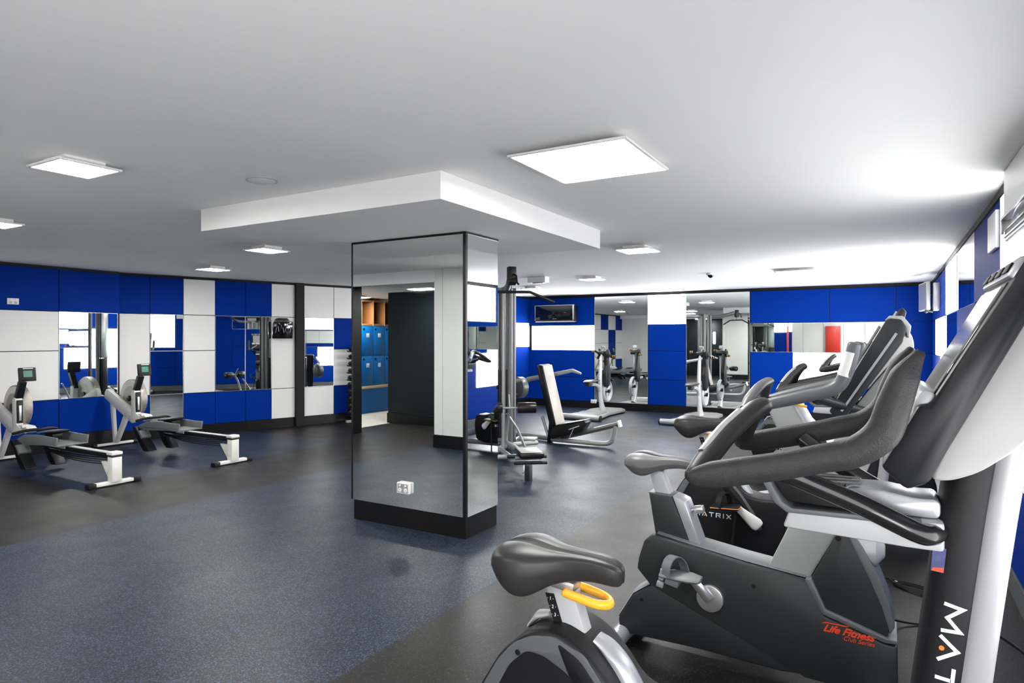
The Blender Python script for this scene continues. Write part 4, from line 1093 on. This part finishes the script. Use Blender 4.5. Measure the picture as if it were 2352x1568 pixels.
# ------------------------------------------------------------------ multi station gym
def make_gym():
    t = thing('multi_gym', 'silver multi station weight machine with lat pulldown and incline press bench right of the pillar', 'weight machine', (0, 0, 0))
    # towers
    def stack(x, y, a, lab):
        bm = bmesh.new()
        mx = Matrix.Translation((x, y, 0)) @ Matrix.Rotation(a, 4, 'Z')
        q = bmesh.new()
        prism(q, roundpoly([(-.13, -.07), (.13, -.07), (.13, .07), (-.13, .07)], .04, 4), .16, 1.05, plane='XY')
        bmesh.ops.transform(q, matrix=mx, verts=q.verts); me = bpy.data.meshes.new('t'); q.to_mesh(me); q.free(); bm.from_mesh(me); bpy.data.meshes.remove(me)
        obj('stack_shroud', bm, M['pad_dark'], t)
        bm = bmesh.new(); q = bmesh.new()
        for k in (-.17, .17): tube(q, [(k, 0, .04), (k, 0, 2.10)], .036, 14)
        tube(q, [(-.2, 0, 2.10), (.2, 0, 2.10)], .03, 10); tube(q, [(-.2, 0, .07), (.2, 0, .07)], .035, 10)
        for k in (-.05, .05): tube(q, [(k, 0, 1.0), (k, 0, 2.08)], .012, 8)
        bmesh.ops.transform(q, matrix=mx, verts=q.verts); me = bpy.data.meshes.new('t'); q.to_mesh(me); q.free(); bm.from_mesh(me); bpy.data.meshes.remove(me)
        obj('tower_uprights', bm, M['gym_grey'], t)
        bm = bmesh.new(); q = bmesh.new()
        bx(q, -.14, .14, -.06, -.05, 1.06, 2.05, bev=.003); bx(q, -.14, .14, .05, .06, 1.06, 2.05, bev=.003)
        bmesh.ops.transform(q, matrix=mx, verts=q.verts); me = bpy.data.meshes.new('t'); q.to_mesh(me); q.free(); bm.from_mesh(me); bpy.data.meshes.remove(me)
        obj('tower_guard', bm, M['gym_silver'], t)
    stack(-4.42, 7.28, -0.66+PI/2, 'a')
    stack(-4.95, 7.95, 0.1, 'b')
    stack(-5.35, 7.35, 1.6, 'c')
    # central silver upright near the pulldown
    bm = bmesh.new(); tube(bm, [(-4.29, 7.115, .05), (-4.29, 7.115, 2.12)], .028, 12); obj('front_upright', bm, M['gym_silver'], t)
    bm = bmesh.new(); tube(bm, [(-4.215, 7.155, .05), (-4.215, 7.155, 2.10)], .037, 16); obj('rear_upright', bm, M['gym_grey'], t)
    bm = bmesh.new(); tube(bm, [(-4.32, 7.08, .2), (-4.32, 7.08, 2.08)], .012, 8); tube(bm, [(-4.25, 7.12, .2), (-4.25, 7.12, 2.05)], .006, 6); obj('guide_rod', bm, M['iron'], t)
    # pulldown arm
    bm = bmesh.new(); tube(bm, [(-4.27, 7.10, 2.08), (-4.0, 6.74, 2.09), (-3.75, 6.38, 2.19)], .035, 12, r2=.045, sm=3); obj('pulldown_arm', bm, M['gym_grey'], t)
    bm = bmesh.new(); box(bm, (-3.69, 6.30, 2.19), (.08, .09, .16), (0, 0, -.66), bev=.008); cyl(bm, (-3.72, 6.27, 2.11), (-3.66, 6.33, 2.11), .05, 18); tube(bm, [(-3.65, 6.28, 2.18), (-3.60, 6.25, 2.16), (-3.585, 6.24, 2.08), (-3.56, 6.235, 2.06)], .012, 8)
    obj('pulley_block', bm, M['iron'], t)
    bm = bmesh.new(); tube(bm, [(-3.69, 6.30, 2.1), (-3.70, 6.30, 2.0)], .005, 6); obj('cable', bm, M['iron'], t)
    bm = bmesh.new(); d = V(.80, .60, 0).normalized(); c = V(-3.70, 6.30, 1.985)
    tube(bm, [c-d*.52+V(0, 0, -.11), c-d*.25+V(0, 0, 0), c, c+d*.22+V(0, 0, .0), c+d*.50+V(0, 0, -.115)], .016, 12)
    obj('lat_bar', bm, M['iron'], t)
    # leg pads
    bm = bmesh.new(); d2 = V(.80, .60, 0).normalized(); c = V(-3.86, 6.55, .64)
    for s in (-1, 1): cyl(bm, c+d2*(.09*s), c+d2*(.31*s), .065, 22, bev=.008)
    obj('thigh_roller', bm, M['pad_dark'], t)
    bm = bmesh.new(); tube(bm, [c-d2*.32, c+d2*.32], .013, 10); tube(bm, [c, (-3.93, 6.62, .5), (-4.0, 6.7, .22)], .02, 10); tube(bm, [c, c+V(-.06, .08, .15)], .008, 8)
    obj('roller_frame', bm, M['gym_silver'], t)
    # seat
    bm = bmesh.new()
    mx = Matrix.Translation((-3.35, 6.09, .225)) @ Matrix.Rotation(math.radians(-50), 4, 'Z')
    q = bmesh.new(); bx(q, -.20, .20, -.13, .13, -.03, .03, bev=.018); merge(bm, q, 0, mx); obj('pulldown_seat', bm, [M['pad_dark']], t)
    bm = bmesh.new(); q = bmesh.new(); bx(q, -.16, .17, -.115, .115, .0305, .034, bev=.001); merge(bm, q, 0, mx); obj('seat_top_pad', bm, M['pad_grey'], t)
    bm = bmesh.new(); tube(bm, [(-4.1, 6.9, .16), (-3.72, 6.45, .20), (-3.40, 6.13, .16)], .026, 10); tube(bm, [(-3.47, 6.0, .17), (-3.25, 6.18, .17)], .02, 10)
    obj('seat_beam', bm, M['gym_silver'], t)
    bm = bmesh.new(); bx(bm, -3.235, -3.175, 5.78, 5.85, .0, .16, bev=.006); tube(bm, [(-3.42, 5.90, .14), (-3.12, 6.06, .15)], .018, 10, rcap=.01); tube(bm, [(-3.55, 5.98, .185), (-3.2, 6.20, .185)], .018, 10, rcap=.01)
    obj('seat_leg', bm, M['lf_dark'], t)
    bm = bmesh.new(); tube(bm, [(-3.36, 5.98, .15), (-3.33, 5.95, .06), (-3.34, 5.93, .035)], .009, 8); obj('adjust_lever', bm, M['alu'], t)
    # foot plates
    bm = bmesh.new(); tube(bm, [(-4.0, 6.72, .55), (-3.93, 6.85, .35), (-3.88, 6.95, .12)], .016, 10); box(bm, (-4.15, 7.5, .13), (.25, .2, .03), (0, 0, .3), bev=.01); tube(bm, [(-4.2, 7.2, .09), (-4.0, 7.5, .09)], .03, 8); obj('foot_plate', bm, M['gym_silver'], t)
    # base rails
    bm = bmesh.new()
    tube(bm, [(-4.30, 7.0, .045), (-4.52, 7.95, .045)], .035, 8, r2=.04); tube(bm, [(-5.3, 8.25, .045), (-4.55, 8.28, .045), (-4.1, 8.14, .045)], .035, 8, r2=.04); tube(bm, [(-5.3, 7.1, .045), (-4.95, 8.0, .045)], .035, 8)
    tube(bm, [(-4.3, 7.05, .05), (-3.9, 6.62, .05)], .03, 8); cyl(bm, (-4.1, 6.45, .05), (-3.75, 6.75, .05), .03, 12)
    obj('base_frame', bm, M['gym_silver'], t)
    # press bench in the plane y = 8.1
    y = 8.1
    bm = bmesh.new(); prism(bm, [(-4.262, 1.06), (-4.225, 1.10), (-4.165, 1.09), (-3.955, .265), (-4.01, .245), (-4.06, .27)], y-.15, y+.15, bev=.02); obj('bench_backrest', bm, M['pad_dark'], t)
    d = V(-3.955+4.165, 0, .265-1.09).normalized()
    bm = bmesh.new(); prism(bm, [(-4.168, 1.085), (-4.158, 1.087), (-3.949, .268), (-3.959, .266)], y-.14, y+.14, bev=.003); obj('backrest_face', bm, M['pad_grey'], t)
    bm = bmesh.new(); prism(bm, [(-4.00, .262), (-3.60, .345), (-3.545, .36), (-3.53, .315), (-3.60, .20), (-4.04, .06), (-4.08, .11)], y-.10, y+.10, bev=.012); obj('bench_seat', bm, M['pad_dark'], t)
    bm = bmesh.new(); prism(bm, [(-3.90, .278), (-3.56, .352), (-3.555, .360), (-3.90, .288)], y-.13, y+.13, bev=.002); obj('bench_seat_top', bm, M['pad_grey'], t)
    bm = bmesh.new(); tube(bm, [(-3.78, .0+y-.105, .215), (-3.62, y-.105, .275)], .006, 8); tube(bm, [(-3.70, y-.105, .25), (-3.76, y-.115, .11)], .006, 8); obj('seat_adjuster', bm, M['alu'], t)
    bm = bmesh.new(); tube(bm, [(-3.95, y, .08), (-3.58, y, .185), (-3.10, y, .325)], .03, 8, r2=.035); obj('seat_rail', bm, M['gym_grey'], t)
    bm = bmesh.new(); box(bm, (-3.085, y, .330), (.03, .09, .09), (0, -.28, 0), bev=.006); obj('rail_end_cap', bm, M['plastic_white'], t)
    bm = bmesh.new(); tube(bm, [(-4.13, y, .045), (-3.70, y, .045), (-3.40, y, .045), (-3.26, y, .055), (-3.19, y, .10), (-3.155, y, .19), (-3.14, y, .30)], .03, 12, r2=.032, sm=4); obj('curved_base', bm, M['gym_silver'], t)
    bm = bmesh.new(); prism(bm, [(-4.15, .0), (-4.09, .0), (-4.06, .50), (-4.10, .52)], y-.03, y+.03, bev=.006); prism(bm, [(-4.10, .46), (-4.05, .46), (-4.04, .1), (-4.08, .1)], y-.04, y+.04, bev=.004); obj('bench_mast', bm, M['iron'], t)
    bm = bmesh.new(); tube(bm, [(-4.24, y, .36), (-4.13, y, .04)], .022, 8); obj('bench_strut', bm, M['gym_silver'], t)
    for yo in (8.35, ):
        bm = bmesh.new(); tube(bm, [(-4.72, yo, .80), (-4.60, yo, .86), (-4.25, yo, .925), (-3.89, yo, 1.005), (-3.76, yo, .965)], [.02, .028, .028, .026, .017], 10, r2=[.03, .038, .034, .028, .017], rcap=.01); obj('press_arm', bm, M['gym_silver'], t)
    bm = bmesh.new(); tube(bm, [(-4.72, 7.85, .80), (-4.55, 7.85, .86), (-4.42, 7.85, .88)], .026, 10); obj('press_arm_stub', bm, M['gym_silver'], t)
    bm = bmesh.new(); cyl(bm, (-4.74, 8.24, .74), (-4.70, 8.34, .74), .155, 32, bev=.006); dsc = obj('cam_disc', bm, M['gym_grey'], t)
    bm = bmesh.new(); ring(bm, (-4.72, 8.24, .74), (-.2, 1, 0), .10, .012, 28, 8, flat=.01); obj('disc_rim', bm, M['gym_silver'], dsc)
    # top frame with a second cable arm, seen in the mirrors
    bm = bmesh.new(); tube(bm, [(-4.27, 7.1, 2.08), (-4.95, 7.95, 2.08), (-5.35, 7.35, 2.08), (-4.27, 7.1, 2.08)], .03, 8); tube(bm, [(-4.95, 7.95, 2.08), (-5.1, 8.7, 2.12)], .03, 8); obj('top_frame', bm, M['gym_silver'], t)
make_gym()

# ------------------------------------------------------------------ hand crank machines
def make_krank():
    t = thing('hand_crank_machine', 'left pale grey hand crank machine with spoked wheel before the back mirror', 'crank machine', (-4.79, 11.55, 0), 0, 'hand crank machines at the back mirrors')
    bm = bmesh.new()
    q = bmesh.new(); prism(q, [(-.36, -.95), (.36, -.95), (.26, -.2), (.30, .55), (.16, .72), (-.22, .72), (-.34, .3), (-.26, -.2)], .02, .075, plane='XY', bev=.012); merge(bm, q)
    obj('base_plate', bm, M['krank_base'], t)
    bm = bmesh.new(); prism(bm, [(-.28, -.2), (-.20, -.85), (.26, -.85), (.22, -.2)], .0755, .085, plane='XY', bev=.003); obj('tread_mat', bm, M['row_grey'], t)
    bm = bmesh.new(); cyl(bm, (-.42, -.92, .055), (.40, -.98, .055), .05, 18, bev=.006); obj('rear_tube', bm, M['gym_silver'], t)
    for x, yv in ((-.43, -.92), (.41, -.98)):
        bm = bmesh.new(); cyl(bm, (x-.012, yv, .055), (x+.012, yv, .055), .052, 18, bev=.004); obj('tube_end', bm, M['blk_plastic'], t)
    bm = bmesh.new(); tube(bm, [(.0, .12, .07), (.0, .05, .22), (0, .0, .45), (0, 0, .75), (0, .04, 1.05), (0, .12, 1.20)], [.05, .042, .036, .034, .028, .02], 14, r2=[.10, .06, .05, .048, .04, .03], sm=4, up=(0, 1, 0)); obj('column', bm, M['krank'], t)
    bm = bmesh.new(); tube(bm, [(0, 0, .42), (0, -.10, .55), (0, -.28, .60), (0, -.42, .60)], .03, 12, sm=4); obj('seat_arm', bm, M['krank'], t)
    bm = bmesh.new(); tube(bm, [(0, -.66, .655), (0, -.5, .67), (0, -.3, .67), (0, -.1, .665)], [.07, .12, .09, .04], 14, r2=[.018, .026, .022, .015], sm=3, rcap=.01); bx(bm, -.04, .04, -.62, -.5, .58, .65, bev=.01); obj('seat', bm, M['seat'], t)
    bm = bmesh.new(); c = (.04, .26, .44); ring(bm, c, (1, 0, 0), .19, .022, 40, 10, flat=.032)
    for k in range(3):
        a = 2*PI*k/3+.5; tube(bm, [c, (c[0], c[1]+.18*math.cos(a), c[2]+.18*math.sin(a))], .022, 8)
    fl = obj('flywheel', bm, M['krank'], t)
    bm = bmesh.new(); cyl(bm, (.0, .26, .44), (.09, .26, .44), .035, 16); obj('flywheel_hub', bm, M['iron'], fl)
    bm = bmesh.new(); prism(bm, [(.02, .55), (.10, .52), (.24, .60), (.26, .78), (.18, 1.05), (.13, 1.22), (.04, 1.22), (.06, .95), (.02, .8)], .045, .115, plane='YZ', bev=.01, rnd=.02); obj('drive_cover', bm, M['iron'], t)
    bm = bmesh.new(); cyl(bm, (-.07, .1, 1.17), (.15, .1, 1.17), .05, 20, bev=.006); cyl(bm, (.10, .1, 1.17), (.13, .1, 1.17), .085, 24, bev=.004); obj('crank_hub', bm, M['iron'], t)
    for s in (-1, 1):
        bm = bmesh.new(); tube(bm, [(s*.10+.03, .1, 1.17), (s*.12+.03, .1+s*.13, 1.17-s*.05)], .013, 8, r2=.02); cyl(bm, (s*.12+.03, .1+s*.13, 1.17-s*.05), (s*.19+.03, .1+s*.13, 1.17-s*.05), .02, 14, bev=.003); cr_ = obj('crank_handle', bm, M['iron'], t)
        bm = bmesh.new()
        for k in (.14, .175): ring(bm, (s*k+.03, .1+s*.13, 1.17-s*.05), (1, 0, 0), .019, .005, 16, 6)
        obj('handle_ring', bm, M['yellow'], cr_)
    bm = bmesh.new(); box(bm, (.02, .10, 1.29), (.08, .03, .07), (.5, 0, 0), bev=.006); tube(bm, [(.02, .1, 1.2), (.02, .1, 1.27)], .012, 8); obj('display', bm, M['lf_light'], t)
    return t
k1 = make_krank()
k2 = copy_tree(k1); k2.location = (-2.94, 11.66, 0)
k2['label'] = 'right pale grey hand crank machine, partly behind the black saddle of the far bike'

# ------------------------------------------------------------------ dumbbell rack
FR = frame(-8.02, 8.42, G[2])
e = bpy.data.objects.new('dumbbell_rack', None); COL.objects.link(e); e.matrix_world = FR
tag(e, 'tall black dumbbell tree half hidden behind the left edge of the pillar', 'dumbbell rack')
bm = bmesh.new(); bx(bm, -.04, .04, -.04, .04, .04, 1.36, bev=.006); obj('rack_post', bm, M['iron'], e)
bm = bmesh.new(); bx(bm, -.26, .26, -.03, .03, .005, .05, bev=.006); bx(bm, -.035, .035, -.26, .14, .005, .05, bev=.006); obj('rack_base', bm, M['gym_silver'], e)
for i in range(10):
    bm = bmesh.new(); z = .155+i*.125
    tube(bm, [(-.22, -.045, z-.028), (-.2, -.045, z-.045), (0, -.045, z-.045), (.2, -.045, z-.045), (.22, -.045, z-.028)], .010, 8); tube(bm, [(-.22, .045, z-.028), (-.2, .045, z-.045), (0, .045, z-.045), (.2, .045, z-.045), (.22, .045, z-.028)], .010, 8)
    obj('rack_arm', bm, M['iron'], e)
ords = ['bottom', 'second from the bottom', 'third from the bottom', 'fourth from the bottom', 'fifth from the bottom', 'fifth from the top', 'fourth from the top', 'third from the top', 'second from the top', 'top']
db0 = None
for i in range(10):
    for s in (-1, 1):
        sc = 1.12-i*.045
        if db0 is None:
            db0 = bpy.data.objects.new('dumbbell', None); COL.objects.link(db0)
            bm = bmesh.new(); cyl(bm, (0, -.13, 0), (0, -.055, 0), .052, 20, bev=.008); cyl(bm, (0, .055, 0), (0, .13, 0), .052, 20, bev=.008); obj('weight_head', bm, M['iron'], db0)
            bm = bmesh.new(); cyl(bm, (0, -.06, 0), (0, .06, 0), .015, 12); obj('dumbbell_handle', bm, M['chrome'], db0)
            d_ = db0
        else: d_ = copy_tree(db0)
        d_.matrix_world = FR @ Matrix.Translation((s*.13, 0, .155+i*.125-.035+.052*sc*.62)) @ Matrix.Diagonal((sc, sc, sc, 1))
        tag(d_, 'black dumbbell on the %s arm of the tree, %s tier' % ('left' if s < 0 else 'right', ords[i]), 'dumbbell', 'dumbbells on the black tree')

# ------------------------------------------------------------------ lockers, cubbies and bench in the passage
LW = .33
lk0 = None
names = {0: 'lower', 1: 'upper'}
place = ['nearest the door jamb', 'second from the door jamb', 'third from the door jamb', 'fourth from the door jamb', 'farthest from the door jamb']
for i in range(5):
    for k in range(2):
        y1 = -.90-i*LW; z0 = .54+k*.585
        if lk0 is None:
            lk0 = thing('locker', '', 'locker')
            bm = bmesh.new(); bx(bm, -.42, 0, -LW+.002, -.002, .002, .583); obj('locker_body', bm, M['locker'], lk0)
            bm = bmesh.new(); bx(bm, .0005, .018, -LW+.006, -.006, .006, .579, bev=.002); dr = obj('locker_door', bm, M['locker'], lk0)
            bm = bmesh.new(); bx(bm, .0185, .021, -.21, -.13, .36, .44, bev=.001); obj('number_plate', bm, M['plastic_white'], dr)
            bm = bmesh.new(); bx(bm, .0185, .024, -.08, -.03, .50, .54, bev=.002); obj('locker_lock', bm, M['gap'], dr)
            L = lk0
        else: L = copy_tree(lk0)
        L.location = (-8.80, y1, z0)
        tag(L, 'blue %s row locker with white number plate, %s' % (names[k], place[i]), 'locker', 'blue lockers in the passage')
e = thing('cubby_shelf', 'orange wooden open cubby shelf on top of the blue lockers', 'shelf', (-8.80, -.90, 1.715))
bm = bmesh.new(); bx(bm, -.42, 0, -1.66, 0, 0, .035, bev=.002); bx(bm, -.42, 0, -1.66, 0, .47, .50, bev=.002); bx(bm, -.42, -.40, -1.66, 0, .035, .47)
for i in range(6): bx(bm, -.42, 0, -.015-i*LW-.0, .012-i*LW if i else 0.0, .035, .47)
obj('shelf_frame', bm, M['wood'], e)
bm = bmesh.new()
for i in range(6): bx(bm, 0.0005, .006, -.02-i*LW, .0-i*LW, .0, .50)
obj('shelf_edge', bm, M['wood_pale'], e)
e = thing('locker_bench', 'pale wooden bench with blue base below the lockers', 'bench', (-8.80, -.90, 0))
bm = bmesh.new(); bx(bm, -.42, .06, -1.66, 0, .49, .537, bev=.004); obj('bench_top', bm, M['wood_pale'], e)
bm = bmesh.new(); bx(bm, -.42, -.02, -1.66, 0, .001, .489); obj('bench_base', bm, M['locker'], e)

# ------------------------------------------------------------------ cords on the floor
bm = bmesh.new()
P = [(-.05, 4.46, .012), (.0, 4.50, .008), (.05, 4.44, .006)]
for k in range(3):
    for a in range(0, 12):
        an = a/12*2*PI+k*.2
        P.append((.13+(.10+.008*k)*math.cos(an+PI), 4.38+.045*math.sin(an+PI)+.01*k-.1*math.cos(an+PI)*.4, .008+.004*k))
P += [(.20, 4.28, .007), (.27, 4.20, .006), (.34, 4.12, .006)]
tube(bm, P, .0045, 8, sm=3)
e = thing('coiled_cable', 'coiled black power cord on the floor by the charcoal bike front', 'power cord')
obj('cord', bm, M['iron'], e)
bm = bmesh.new(); box(bm, (.035, 4.455, .010), (.012, .02, .016), (0, 0, .5), bev=.002); obj('cable_tie', bm, M['plastic_white'], e)
bm = bmesh.new(); tube(bm, [(-.03, 3.75, .05), (.1, 3.85, .008), (.30, 3.93, .005), (.42, 3.97, .005), (.50, 3.85, .006), (.56, 3.70, .006), (.585, 3.6, .02)], .005, 8, sm=5)
tag(obj('wall_cable', bm, M['iron']), 'thin black cable running over the mat to the right wall', 'cable')
